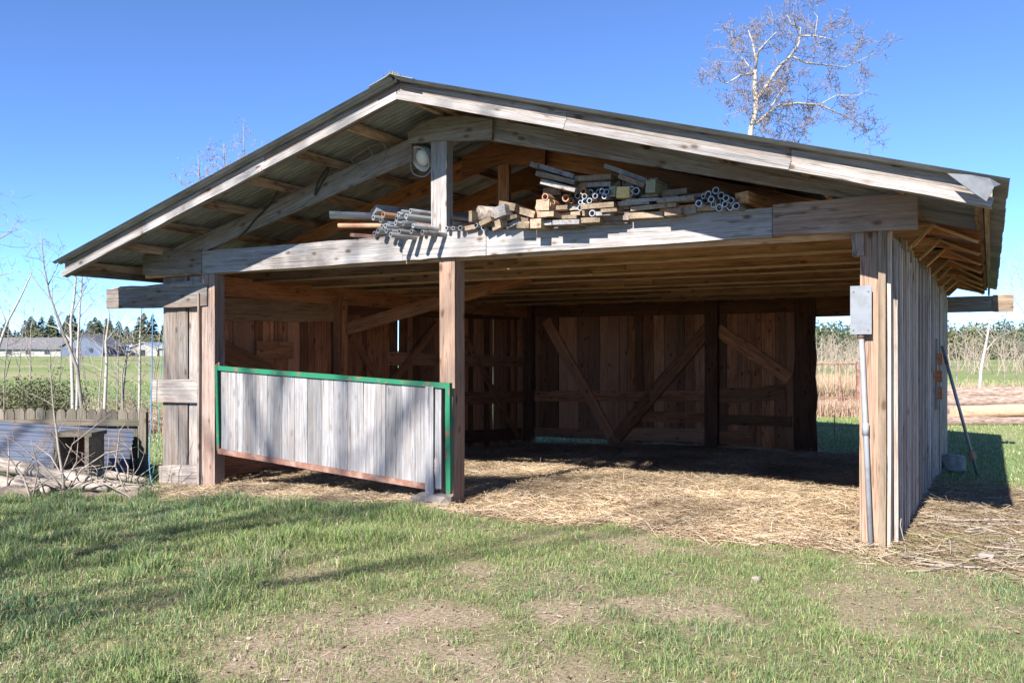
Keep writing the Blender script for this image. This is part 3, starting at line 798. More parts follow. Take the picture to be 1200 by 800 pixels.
# ================================================================== ELECTRICAL BOX
box = empty('electrical_box', (-.17, -.02, 0), 'grey electrical box with long conduit fixed to the right corner post', 'electrical box')
a = onv(1000, 337, -.05); b_ = onv(1018.5, 391, -.05)
mb = MB(); mb.box(((a.x + b_.x) / 2, -.01, (a.z + b_.z) / 2), b_.x - a.x + .03, .10, a.z - b_.z); bbody = mb.build('box_body', 'boxgrey', box)
mb = MB(); mb.box(((a.x + b_.x) / 2, -.063, (a.z + b_.z) / 2 + .004), b_.x - a.x + .042, .012, a.z - b_.z + .015); mb.build('cover', 'boxgrey', bbody)
ct, cb = onv(1009, 389, -.03), onv(1021, 642, -.03); cm = ct.lerp(cb, .45)
mb = MB(); mb.tube([ct, cm, Vector((cb.x, cb.y, gz(cb.x, cb.y) - .05))], [.022, .022, .022], 8); cdt = mb.build('conduit', 'pvc', box, True)
mb = MB(); mb.tube([cm + Vector((0, 0, .05)), cm - Vector((0, 0, .05))], [.027, .027], 8); mb.build('coupling', 'pvc', cdt, True)
mb = MB(); mb.tube([ct + Vector((0, 0, .03)), ct - Vector((0, 0, .05))], [.03, .03], 8); mb.build('connector', 'rustiron', cdt, True)

for dx_ in (-1, 1):
    for dz_ in (-1, 1):
        q_ = Vector(((a.x + b_.x) / 2 + dx_ * .055, -.07, (a.z + b_.z) / 2 + dz_ * .155)); mb = MB(); mb.tube([q_, q_ - Yu * .006], [.008, .007], 6); mb.build('screw', 'rustiron', bbody)
# ================================================================== BARN LIGHT AND CABLES
lamp = empty('barn_light', onv(493, 180, .02), 'round white enamel barn lamp hanging under the left front rafter', 'lamp')
c = onv(493, 186, .05); dn = (Vector((-.35, -1, -.55))).normalized()
def lathe(profile, c, axis_, seg=18):
    ax = axis_.normalized(); s1_ = ax.cross(Vector((0, 0, 1))).normalized(); s2_ = ax.cross(s1_)
    vs = []; fs = []
    for (r, hh) in profile:
        for i in range(seg):
            t = 2 * math.pi * i / seg; vs.append(c + ax * hh + (s1_ * math.cos(t) + s2_ * math.sin(t)) * r)
    for k_ in range(len(profile) - 1):
        for i in range(seg):
            j = (i + 1) % seg; fs.append((k_ * seg + i, k_ * seg + j, (k_ + 1) * seg + j, (k_ + 1) * seg + i))
    return vs, fs
mb = MB(); mb.add(*lathe([(.03, -.16), (.06, -.15), (.10, -.10), (.125, -.04), (.135, .0), (.14, .012), (.128, .008), (.115, -.035), (.08, -.09), (.0, -.11)], c, dn)); lshade = mb.build('shade', 'enamel', lamp, True)
mb = MB(); mb.add(*lathe([(.06, -.09), (.085, -.05), (.088, -.01), (.06, .02), (.03, .032), (.0, .035)], c, dn)); mb.build('glass_globe', 'glass_lamp', lshade, True)
mb = MB(); mb.tube([c - dn * .15, c - dn * .19, c + Vector((-.02, .0, .24))], [.035, .03, .02], 8); mb.build('mount', 'boxgrey', lamp, True)
def cable(name, pts, r, mat, label, cat, group=None):
    mb = MB(); P = []
    for i in range(len(pts) - 1):
        p0 = pts[max(i - 1, 0)]; p1 = pts[i]; p2 = pts[i + 1]; p3 = pts[min(i + 2, len(pts) - 1)]
        for k_ in range(5):
            t = k_ / 5
            P.append(.5 * ((2 * p1) + (p2 - p0) * t + (2 * p0 - 5 * p1 + 4 * p2 - p3) * t * t + (3 * p1 - p0 - 3 * p2 + p3) * t ** 3))
    P.append(pts[-1]); mb.tube(P, [r] * len(P), 6)
    o = mb.build(name, mat, None, True); return tag(o, label, cat, group)
cable('lamp_cable', [onv(x_, y_, -.055) for x_, y_ in ((481, 190), (484, 203), (497, 207), (506, 198), (507, 188))], .006, 'pvc', 'thin pale wire looping beneath the round barn lamp', 'wire')
cable('coiled_wire', [onv(x_, y_, -.045) for x_, y_ in ((430, 172), (436, 182), (424, 196), (412, 188), (424, 178), (447, 168), (452, 180), (440, 196), (424, 200))], .006, 'pvc', 'loose coil of pale wire hung on the left rafter', 'wire')
cable('black_cable', [onv(x_, y_, -.05) for x_, y_ in ((386, 194), (383, 204), (376, 216), (369, 229), (373, 212), (384, 196))], .009, 'black', 'short black cable tied over the left front rafter', 'cable')
cable('black_cable', [onv(x_, y_, -.05) for x_, y_ in ((326, 224), (318, 237), (308, 248), (299, 257), (290, 268), (280, 278))], .009, 'black', 'black cable drooping down the left rafter to the beam', 'cable')

# ================================================================== LUMBER AND PIPES IN THE LOFT
def loft_board(x0, y0, x1, y1, th, L_, mat, v0, group, label, yaw=0., name='stacked_board'):
    a = onv(x0, y0, v0); b_ = onv(x1, y1, v0); side = (b_ - a); w = side.length; c = (a + b_) / 2
    thm = th * (c - CAM).dot(DV) / FPX
    end = c + Vector((math.sin(yaw) * L_, math.cos(yaw) * L_, 0))
    o = plank(name, c, end, w * .985, thm, side, mat, None, .004, 2)
    return tag(o, label, 'board', group)
def c6(x_, y_): return 600 + x_ / 3.75, 180 + y_ / 3.75
LB = 'weathered board in the lumber stack on the beam right of the king post'
GB = 'boards stacked on the beam right of the king post'
right = [(20, 75, 318, 318, 26), (80, 128, 306, 304, 36), (130, 173, 304, 303, 27), (175, 298, 303, 299, 25), (300, 385, 293, 289, 28), (388, 512, 287, 281, 25), (514, 666, 273, 265, 32), (668, 743, 262, 255, 32), (745, 808, 251, 245, 38), (810, 892, 243, 236, 28), (892, 985, 240, 228, 16),
         (112, 182, 266, 263, 28), (183, 285, 280, 276, 20), (180, 245, 238, 235, 24), (105, 165, 226, 224, 48), (143, 215, 170, 168, 28), (302, 446, 234, 222, 28), (368, 432, 264, 261, 22), (390, 462, 250, 245, 18), (440, 520, 242, 236, 20), (465, 602, 221, 213, 22), (518, 722, 244, 224, 24), (500, 642, 209, 200, 18), (634, 800, 207, 195, 24), (566, 642, 188, 183, 16), (355, 430, 270, 268, 12), (180, 300, 322, 318, 14), (400, 510, 306, 301, 14),
         (110, 272, 52, 102, 26), (104, 275, 86, 128, 26), (124, 280, 122, 160, 26), (275, 436, 110, 100, 28), (277, 432, 138, 132, 26), (77, 112, 46, 56, 26), (468, 580, 98, 140, 26), (405, 590, 52, 118, 24)]
OWN = {28: 'uppermost of three slanting boards at the left end of the lumber stack', 29: 'middle one of three slanting boards at the left end of the lumber stack', 30: 'lowest of three slanting boards at the left end of the lumber stack',
       31: 'upper of two level boards just under the rafter on the lumber stack', 32: 'lower of two level boards just under the rafter on the lumber stack', 33: 'stub of board sticking out above the slanting boards',
       34: 'slanting short board beside the thick greenish beam end', 35: 'steep slanting board topmost in the lumber stack under the rafter', 10: 'thin board lying under the grey pipe bundle', 14: 'square pale block end under the orange pipes', 23: 'wide flat board on top of the stack near the pipe bundle', 8: 'thick short board end next to the pipe bundle'}
for i, (xa, xb, ya, yb, th) in enumerate(right):
    (X0, Y0), (X1, Y1) = c6(xa, ya), c6(xb, yb)
    loft_board(X0, Y0, X1, Y1, th / 3.75 * (.8 if th < 40 else 1), rng.uniform(2.3, 3.4), rng.choice(['tan', 'tan', 'grey', 'tan', 'silver']), -.06 - rng.uniform(.02, .22), GB, OWN.get(i, LB), rng.uniform(-.03, .03))
for rw, (x0_, x1_, yl, yr) in enumerate(((612, 838, 263, 240), (616, 830, 256, 234), (622, 815, 248, 229), (630, 800, 241, 224), (634, 776, 233, 219), (632, 752, 224, 213))):
    xx = x0_ + rng.uniform(0, 8)
    while xx < x1_:
        w_ = rng.uniform(16, 44); ya = yl + (yr - yl) * (xx - x0_) / (x1_ - x0_); yb = yl + (yr - yl) * (xx + w_ - x0_) / (x1_ - x0_)
        loft_board(xx, ya, xx + w_ - 1.5, yb, rng.uniform(4.5, 7), rng.uniform(2.2, 3.4), rng.choice(['tan', 'rust', 'grey', 'tan']), rng.uniform(-.13, .08), 'thin boards deep in the lumber stack', 'thin dusty board set back inside the lumber stack', rng.uniform(-.02, .02))
        xx += w_
loft_board(*c6(457, 170), *c6(514, 168), 48 / 3.75, 1.6, 'yellow', -.2, None, 'yellow sawn block end sticking out of the lumber stack', name='timber_block')
loft_board(*c6(424, 168), *c6(456, 166), 46 / 3.75, 1.6, 'green_block', -.16, None, 'greenish block end beside the yellow sawn block', name='timber_block')
loft_board(*c6(585, 143), *c6(632, 141), 56 / 3.75, 1.4, 'green_block', -.2, None, 'thick square greenish beam end on top of the lumber stack', .12, name='timber_block')
def c7(x_, y_): return 380 + x_ / 4.615, 230 + y_ / 4.615
LB2 = 'short weathered board jumbled on the beam beside the king post'
for (xa, xb, ya, yb, th) in ((780, 800, 110, 108, 60), (840, 900, 150, 118, 26), (905, 985, 168, 130, 44), (985, 1050, 165, 130, 24), (1050, 1110, 158, 154, 40), (1112, 1175, 148, 144, 50), (1145, 1200, 45, 60, 44), (1150, 1200, 100, 98, 28), (1030, 1140, 68, 100, 36), (945, 1030, 45, 60, 40), (915, 980, 92, 70, 60), (760, 830, 176, 160, 24), (1180, 1230, 150, 148, 36), (1050, 1100, 120, 130, 24), (985, 1040, 120, 105, 20)):
    (X0, Y0), (X1, Y1) = c7(xa, ya), c7(xb, yb)
    loft_board(X0, Y0, X1, Y1, th / 4.615, rng.uniform(1.6, 2.6), rng.choice(['tan', 'tan', 'silver']), -.05 - rng.uniform(.02, .22), 'short boards beside the king post', LB2, rng.uniform(-.12, .12))
def loft_pipe(x_, y_, rpx, mat, label, group, v0, L_, dirv=(0, 1, 0)):
    c = onv(x_, y_, v0); r = rpx * (c - CAM).dot(DV) / FPX; d = Vector(dirv).normalized()
    s1_ = d.cross(Vector((0, 0, 1))).normalized(); s2_ = d.cross(s1_); vs = []; fs = []; n = 10
    for (rr_, hh) in ((r * .72, .35), (r * .72, 0), (r, 0), (r, L_)):
        for i in range(n):
            t = 2 * math.pi * i / n; vs.append(c + d * hh + (s1_ * math.cos(t) + s2_ * math.sin(t)) * rr_)
    for k_ in range(3):
        for i in range(n):
            j = (i + 1) % n; fs.append((k_ * n + i, k_ * n + j, (k_ + 1) * n + j, (k_ + 1) * n + i))
    fs.append(tuple(range(n)))
    o = mesh_local('steel_pipe' if mat == 'pipe' else 'orange_pipe', vs, fs, M[mat], None, d, None, False)
    return tag(o, label, 'pipe', group)
LP1 = 'dull steel pipe end among the boards of the lumber stack'; GP1 = 'pipes among the stacked boards'
for (x_, y_, r) in ((288, 185, 14), (318, 188, 13), (345, 170, 13), (340, 207, 13), (318, 210, 13), (365, 186, 13), (395, 165, 13), (415, 168, 13), (300, 238, 14), (352, 262, 15), (518, 175, 14), (545, 164, 17), (526, 153, 10), (380, 168, 12), (405, 188, 12), (300, 214, 10)):
    loft_pipe(*c6(x_, y_), r / 3.75, 'pipe', LP1, GP1, -.1 - rng.uniform(0, .15), 3.0)
for (x_, y_, r) in ((145, 190, 16), (158, 222, 15), (235, 195, 17), (312, 166, 15), (380, 200, 14), (178, 215, 12), (258, 205, 14)):
    loft_pipe(*c6(x_, y_), r / 3.75, 'copper', 'rusty orange pipe end poking from the lumber stack', 'orange pipes in the lumber stack', -.1 - rng.uniform(0, .15), 3.0)
for (x_, y_, r) in ((862, 178, 15), (895, 162, 16), (918, 184, 16), (848, 206, 16), (875, 201, 15), (940, 195, 15), (962, 206, 15), (985, 230, 16), (910, 238, 17), (820, 219, 16), (905, 210, 14), (935, 222, 14), (958, 236, 14), (885, 225, 13), (840, 188, 10)):
    loft_pipe(*c6(x_, y_), r / 3.75, 'pipe', 'grey pipe in the bundle at the right end of the lumber', 'pipe bundle at the end of the lumber', -.1 - rng.uniform(0, .12), 2.6, (.1, 1, 0))
X0, Y0 = c6(980, 200); X1, Y1 = c6(1040, 190)
loft_board(X0, Y0, X1, Y1, 50 / 3.75, 2.2, 'orange', -.1, None, 'red-brown split timber lying beside the grey pipe bundle', .15, name='split_timber')
LP2 = 'steel pipe in the loose bundle on the beam left of the king post'; GP2 = 'pipes left of the king post'
for (x_, y_, r) in ((265, 116, 15), (305, 130, 15), (290, 186, 16), (270, 203, 15), (330, 160, 14), (310, 162, 13), (347, 150, 14), (365, 168, 14), (335, 186, 14), (362, 190, 14), (402, 98, 15), (420, 84, 12), (442, 108, 15), (466, 80, 14), (425, 146, 15), (450, 130, 14), (405, 190, 14), (428, 188, 13), (358, 208, 15), (530, 195, 14), (385, 170, 13), (345, 128, 14), (385, 145, 13), (330, 208, 12), (480, 160, 13), (470, 190, 13), (560, 190, 14), (315, 188, 13), (390, 120, 14)):
    loft_pipe(*c7(x_, y_), r / 4.615, 'pipe', LP2, GP2, -.06 - rng.uniform(0, .3), rng.uniform(2.3, 3.2), (.32 + rng.uniform(-.06, .06), 1, 0))
for (x_, y_, r) in ((318, 100, 17), (505, 156, 13)):
    loft_pipe(*c7(x_, y_), r / 4.615, 'copper', 'rusty pipe among the steel pipes left of the king post', 'rusty pipes left of the king post', -.2, 2.6, (.3, 1, 0))
for (x_, y_, r) in ((660, 172, 11), (697, 173, 11), (735, 172, 14), (820, 156, 12), (860, 170, 15), (885, 150, 12)):
    loft_pipe(*c7(x_, y_), r / 4.615, 'pipe', 'short pipe stub on the beam right beside the king post', 'pipe stubs beside the king post', -.12 - rng.uniform(0, .06), 1.8, (.05, 1, 0))
loft_pipe(*c7(75, 160), 14 / 4.615, 'copper', 'long orange pipe jutting out left of the pipe bundle', None, -.1, 2.8, (1, .55, -.0))
# half-round gutter and a rolled sheet
mb = MB(); c = onv(*c7(32, 100), -.1); d = Vector((1, .62, -.04)).normalized(); s1_ = d.cross(Zu).normalized()
vs = []
for hh in (0, 1.3):
    for rr_ in (.075, .07):
        for i in range(9):
            t = math.pi * (i / 8); vs.append(c + d * hh + s1_ * math.cos(t) * rr_ - Zu * (math.sin(t) * rr_ - .03))
fs = []
for i in range(8): fs += [(i, i + 1, 19 + i, 18 + i), (9 + i, 27 + i, 28 + i, 10 + i), (i, 9 + i, 10 + i, i + 1), (18 + i, 19 + i, 28 + i, 27 + i)]
fs += [(0, 18, 27, 9), (8, 17, 35, 26)]
mb.add(vs, fs); tag(mb.build('metal_gutter', 'pipe', None, False, d), 'blue-grey metal gutter length lying at the left end of the pipes', 'gutter')
loft_board(*c7(235, 90), *c7(300, 66), 36 / 4.615, 2.0, 'pipe', -.02, None, 'folded grey metal sheet lying behind the pipe bundle', .5, name='folded_sheet')
mb = MB(); c = onv(*c7(835, 90), -.14); mb.tube([c, c + Vector((.32, .5, 0)), c + Vector((.55, 1.2, 0))], [.075, .08, .075], 10, wob=.06)
tag(mb.build('bark_roll', 'deadlog', None, True), 'pale round log among the short boards beside the king post', 'log')
loft_board(*c7(115, 205), *c7(190, 212), 18 / 4.615, 2.0, 'rustiron', -.04, None, 'flat rust-red bar lying under the steel pipes', .6, name='rusty_bar')
# moss tuft on the ridge end
n = 220; xr = RNG.normal(RU - .01, .04, n); yr = RNG.uniform(-.98, -.8, n)
o = blades('moss_tuft', xr, yr, RNG.uniform(.01, .045, n), np.full(n, .006), np.tile(np.array([[.30, .29, .12]]), (n, 1)) * RNG.uniform(.5, 1.3, (n, 1)), z0=np.full(n, 4.18) - np.abs(xr - RU) * .3, lean=1.2)
tag(o, 'tuft of dry moss on the ridge tip of the roof', 'moss', kind='stuff')

# ================================================================== TREES
def walk(p, d, L_, n, r, wig, up):
    pts = [p.copy()]
    for i in range(n):
        d = (d + Vector((r.gauss(0, wig), r.gauss(0, wig), r.gauss(0, wig) + up))).normalized()
        p = p + d * (L_ / n); pts.append(p.copy())
    return pts, d
def sprout(mbl, mbt, pts, rs, lvl, maxl, r, dens, length, wig=.22, up=.05, bud=None, spread=.9, t0=.25):
    """children along a limb"""
    tot = sum((pts[i + 1] - pts[i]).length for i in range(len(pts) - 1))
    nch = max(1, int(dens * tot * r.uniform(.8, 1.2)))
    for k_ in range(nch):
        t = t0 + (1 - t0) * ((k_ + r.random()) / nch); f = t * (len(pts) - 1); i = min(int(f), len(pts) - 2)
        p = pts[i].lerp(pts[i + 1], f - i); ax = (pts[i + 1] - pts[i]).normalized()
        rr_ = rs[i] + (rs[i + 1] - rs[i]) * (f - i)
        q = Vector((r.gauss(0, 1), r.gauss(0, 1), r.gauss(0, 1))); q = (q - ax * q.dot(ax)).normalized()
        d = (ax * r.uniform(.25, .9) + q * spread).normalized()
        ln = length * r.uniform(.5, 1.15) * (1.15 - .5 * t); cr = max(min(rr_ * .6, ln * .012), .0028 * TWS)
        pp, dd = walk(p, d, ln, 4, r, wig, up)
        crs = [cr * (1 - .75 * j / 4) for j in range(5)]
        (mbl if lvl == 0 and cr > .02 else mbt).tube(pp, crs, 4 if cr > .02 else 3, cap=False)
        if lvl + 1 < maxl:
            sprout(mbl, mbt, pp, crs, lvl + 1, maxl, r, dens * 1.5, length * .5, wig, up, bud, spread, .2)
        elif bud is not None:
            for j in (2, 3, 4):
                if r.random() < .75:
                    e = pp[j]; s = bud * r.uniform(.6, 1.3)
                    a = Vector((r.gauss(0, 1), r.gauss(0, 1), r.gauss(0, 1))).normalized() * s * .5
                    mbt_b.add([e, e + a + Vector((0, 0, -s)), e - a * .6 + Vector((s * .3, 0, -s * 1.3))], [(0, 1, 2)])
TWS = 1.0
mbt_b = MB()
def tree_px(name, label, cat, limbs, Z, maxl, dens, length, seed, bark='bark_white', twig='twig', bud=None, group=None, base=None, tws=1., wig=.22, depth=.5, up=.05, sides=7):
    """limbs: [(list of pixels, r0, r1)] traced at distance Z; limbs gain depth of their own"""
    global TWS, mbt_b
    TWS = tws; mbt_b = MB(); r = random.Random(seed); mbl, mbt = MB(), MB()
    for k_, (px, r0, r1) in enumerate(limbs):
        dz = 0 if k_ == 0 else r.uniform(-1, 1) * depth
        n = len(px); pts = []
        for j, (x_, y_) in enumerate(px):
            pts.append(onZ(x_, y_, Z + dz * (j / max(n - 1, 1))))
        if k_ == 0:
            g = pts[0]; pts[0] = Vector((g.x, g.y, gz(g.x, g.y) - .1))
        fine = []
        for j in range(n - 1):
            for s in range(3):
                q_ = pts[j].lerp(pts[j + 1], s / 3); fine.append(q_ + Vector((r.gauss(0, 1), r.gauss(0, 1), r.gauss(0, 1))) * (r1 * .35 if s else 0))
        fine.append(pts[-1]); rs = [r0 + (r1 - r0) * j / (len(fine) - 1) for j in range(len(fine))]
        mbl.tube(fine, rs, sides if r0 > .03 else 5, wob=.06)
        sprout(mbl, mbt, fine, rs, 0, maxl, r, dens, length, wig, up, bud, .9, .35 if k_ == 0 else .15)
    b0 = onZ(*limbs[0][0][0], Z)
    root = empty(name, (b0.x, b0.y, gz(b0.x, b0.y)), label, cat, group)
    mbl.build('trunk', bark, root, True)
    crown = mbt.build('crown', twig, root) if mbt.v else root
    if mbt_b.v: tag(mbt_b.build('catkins', 'bud', crown), kind='stuff')
    return root
tree_px('aspen_tree', 'tall bare pale-barked tree rising behind the right roof slope', 'tree',
    [([(885, 480), (872, 380), (872, 260), (880, 150), (886, 115), (885, 82)], 0.149, 0.073),
     ([(885, 82), (888, 62), (898, 50), (910, 38)], 0.054, 0.017), ([(886, 70), (882, 50), (877, 36)], 0.040, 0.017),
     ([(884, 86), (868, 88), (852, 98), (838, 92), (822, 80)], 0.040, 0.008), ([(884, 86), (872, 70), (860, 60), (857, 36)], 0.025, 0.006),
     ([(887, 116), (900, 98), (912, 80), (926, 66), (936, 52), (938, 33), (928, 29), (922, 18)], 0.074, 0.017),
     ([(927, 66), (945, 74), (965, 76), (990, 79), (1010, 70), (1028, 60)], 0.040, 0.006), ([(937, 42), (955, 42), (975, 46), (1000, 34)], 0.030, 0.006),
     ([(886, 145), (900, 133), (912, 124), (935, 121), (960, 123), (985, 134), (1010, 146), (1020, 165)], 0.065, 0.008),
     ([(960, 123), (980, 112), (1005, 112), (1020, 104)], 0.025, 0.006), ([(902, 128), (915, 108), (925, 92), (927, 78)], 0.034, 0.011), ([(905, 95), (920, 96), (928, 90)], 0.020, 0.008),
     ([(955, 45), (958, 20), (952, 12)], 0.020, 0.006), ([(890, 140), (870, 130), (850, 135)], 0.015, 0.006), ([(910, 140), (930, 150), (945, 160)], 0.015, 0.005)],
    30, 3, 4.3, 1.2, 5, 'bark_aspen', 'twig_dark', bud=.04, tws=3.6, depth=1.6, wig=.28)
# tree tops that show above the left roof slope
for i, (cx_, top, Z, sd) in enumerate(((262, 168, 34, 21), (285, 145, 36, 22), (232, 182, 33, 23))):
    tree_px('bare_tree', ('small bare tree with twigs just showing over the left roof slope', 'bare tree whose topmost twig clears the left roof slope', 'low bare treetop at the lower left roof slope')[i], 'tree',
        [([(cx_ + 10, 490), (cx_ + 8, 380), (cx_ + 4, 250), (cx_, top)], .14, .012), ([(cx_ + 5, 260), (cx_ - 16, 215), (cx_ - 22, top + 25)], 0.038, 0.008), ([(cx_ + 5, 270), (cx_ + 24, 210), (cx_ + 22, top + 20)], 0.038, 0.008)],
        Z, 3, 2.6, 1.1, sd, 'bark_grey', 'twig', .06, tws=2.4)
# saplings in the left field
tree_px('birch_sapling', 'white forked birch sapling standing left of the shed', 'tree',
    [([(86, 463), (84, 420), (83, 380), (88, 340), (90, 310)], 0.041, 0.013), ([(84, 400), (70, 385), (52, 380)], 0.017, 0.006), ([(83, 372), (96, 345), (104, 330)], 0.015, 0.005)], 17, 3, 3.4, .75, 31, tws=1.4)
tree_px('birch_sapling', 'slender leaning birch sapling crossing in front of the blue house', 'tree',
    [([(102, 462), (90, 430), (72, 385), (58, 345), (52, 315), (48, 272)], 0.038, 0.006), ([(62, 355), (46, 335), (34, 318)], 0.013, 0.005), ([(56, 335), (66, 315), (72, 300)], 0.012, 0.004), ([(50, 300), (44, 285), (42, 270)], 0.007, 0.003)], 16, 3, 3.4, .8, 32, 'bark_grey', tws=1.4)
tree_px('birch_sapling', 'upright birch sapling beneath the left eave tip', 'tree',
    [([(90, 462), (91, 420), (93, 375), (96, 330), (95, 300)], 0.034, 0.010), ([(93, 372), (112, 350), (124, 345)], 0.013, 0.004), ([(95, 335), (112, 322), (126, 318)], 0.011, 0.003), ([(94, 350), (82, 330), (76, 322)], 0.009, 0.003)], 18.5, 3, 3.4, .7, 33, tws=1.4)
tree_px('birch_sapling', 'white curved birch sapling before the far white houses', 'tree',
    [([(121, 452), (125, 425), (124, 400), (128, 372), (126, 340)], 0.038, 0.010), ([(124, 400), (138, 382), (147, 362)], 0.013, 0.004)], 18, 3, 3.4, .6, 34, tws=1.4)
tree_px('birch_sapling', 'thin birch sapling close to the left wing planks', 'tree',
    [([(163, 458), (164, 430), (164, 400), (165, 372), (168, 340)], 0.032, 0.008), ([(164, 420), (150, 395), (146, 380)], 0.011, 0.003), ([(165, 400), (178, 380), (186, 372)], 0.011, 0.003)], 18, 3, 3.4, .6, 35, tws=1.4)
tree_px('birch_sapling', 'pale sapling leaning outward beyond the left field edge', 'tree',
    [([(-20, 470), (-6, 420), (10, 375), (28, 340), (38, 318)], 0.038, 0.008), ([(8, 380), (-4, 350), (-14, 330)], 0.013, 0.004)], 17, 3, 3.4, .7, 36, tws=1.4)
tree_px('birch_sapling', 'low crooked sapling between the birch and the wing planks', 'tree',
    [([(145, 458), (143, 440), (148, 415), (143, 395)], 0.022, 0.006), ([(146, 425), (156, 408), (160, 395)], 0.009, 0.003)], 17.5, 3, 4, .6, 37, 'bark_grey', tws=1.3)
r9 = random.Random(90)
for i in range(13):
    xb = -8 + 15.5 * i + r9.uniform(-5, 5); Z = r9.uniform(19, 26); top = r9.uniform(345, 405); ln = r9.uniform(-14, 14); y0 = 410 + FPX * 1.95 / Z
    tree_px('wispy_sapling', 'wispy leafless sapling in the dry weeds left of the shed', 'tree',
        [([(xb, y0), (xb + ln * .2 + r9.uniform(-2, 2), y0 + (top - y0) * .4), (xb + ln * .6 + r9.uniform(-3, 3), y0 + (top - y0) * .75), (xb + ln, top)], .022, .006), ([(xb + ln * .2, y0 + (top - y0) * .4), (xb + ln * .2 + r9.uniform(-16, 16), y0 + (top - y0) * .75)], .012, .005)],
        Z, 2, 3.2, .8, 300 + i, r9.choice(['brush', 'bark_grey', 'bark_grey']), 'brush', None, 'wispy saplings left of the shed', tws=1.9)
tree_px('bare_tree', 'dark bare tree with drooping twigs at the field corner far left', 'tree',
    [([(-55, 480), (-50, 380), (-46, 280), (-40, 200)], .12, .03), ([(-48, 320), (-20, 290), (8, 275), (22, 268)], 0.022, 0.005), ([(-48, 360), (-22, 335), (2, 322), (16, 320)], 0.022, 0.005), ([(-44, 260), (-20, 235), (4, 225)], 0.019, 0.005)], 19, 3, 3.2, .8, 38, 'bark_grey', tws=1.6)
# right side
tree_px('birch_sapling', 'leaning white birch behind the log pile', 'tree',
    [([(1146, 458), (1150, 430), (1156, 400), (1160, 375), (1170, 350)], 0.068, 0.016), ([(1152, 415), (1168, 396), (1186, 388)], 0.022, 0.006), ([(1155, 400), (1140, 380), (1128, 372)], 0.019, 0.005), ([(1158, 385), (1180, 366), (1200, 350)], 0.019, 0.005), ([(1150, 425), (1134, 408), (1122, 402)], 0.015, 0.005), ([(1160, 375), (1176, 350), (1190, 325), (1204, 300)], 0.015, 0.004)], 28, 3, 2.4, 1.1, 41, tws=2.0)
tree_px('bare_tree', 'thin grey tree with fine twigs right of the eave', 'tree',
    [([(1222, 470), (1215, 410), (1212, 350), (1200, 300)], 0.060, 0.010), ([(1214, 390), (1196, 360), (1178, 338)], 0.019, 0.005), ([(1212, 350), (1195, 325), (1184, 300)], 0.015, 0.004), ([(1215, 420), (1190, 400), (1170, 395)], 0.015, 0.004)], 26, 3, 2.4, 1.0, 42, 'bark_grey', tws=1.9)
for i, (cx_, Z) in enumerate(((1120, 33), (1133, 36), (1176, 34), (1190, 31))):
    tree_px('brush_stem', 'thin upright brush stem growing behind the log pile', 'shrub',
        [([(cx_, 450), (cx_ + 2, 425), (cx_ - 2, 400), (cx_ + 3, 382)], 0.026, 0.006), ([(cx_, 440), (cx_ + 10, 418), (cx_ + 14, 400)], 0.015, 0.004)], Z, 2, 1.8, .9, 50 + i, 'brush', 'brush', None, 'brush stems behind the log pile', tws=2.2)
# the bare trees on the camera's side whose shadows reach the gate and the lawn
def yard_tree(label, bx, by, h, seed, lean=(0, 0)):
    global TWS, mbt_b
    TWS = 2.2; mbt_b = MB(); r = random.Random(seed); mbl, mbt = MB(), MB(); z0 = gz(bx, by)
    pts = [Vector((bx + lean[0] * t, by + lean[1] * t, z0 - .1 + h * t)) + Vector((r.gauss(0, .06), r.gauss(0, .06), 0)) for t in (0, .15, .3, .45, .6, .75, .9, 1)]
    rs = [.14 * (1 - .93 * j / 7) + .008 for j in range(8)]
    mbl.tube(pts, rs, 8, wob=.05)
    for k_ in range(17):
        t = .34 + .63 * k_ / 16; f = t * 7; i = int(f); p = pts[i].lerp(pts[min(i + 1, 7)], f - i)
        a = r.uniform(0, 6.28); d = Vector((math.cos(a), math.sin(a), r.uniform(.6, 1.3))).normalized()
        ln = (1.3 - t) * h * .42; pp, _ = walk(p, d, ln, 6, r, .12, .06); c0 = .085 * (1.25 - t)
        crs = [c0 * (1 - .7 * j / 6) for j in range(7)]; mbl.tube(pp, crs, 5)
        sprout(mbl, mbt, pp, crs, 0, 2, r, .9, 1.3, .2, .05)
    root = empty('bare_tree', (bx, by, z0), label, 'tree')
    mbl.build('trunk', 'bark_grey', root, True); mbt.build('crown', 'twig', root)
yard_tree('tall bare yard tree throwing branch shadows on the gate', -9.2, -20.5, 18.0, 71, (2.6, .2))
yard_tree('bare yard tree throwing shade on the left lawn', -12.4, -17.0, 14.5, 72, (1.5, 0))
yard_tree('very tall bare yard tree whose top shades the gate boards', -6.4, -21.5, 20.0, 75, (.5, .2))
yard_tree('bare multi-limbed yard tree further back on the lawn', -11.0, -24.0, 17.5, 73, (1.2, .3))

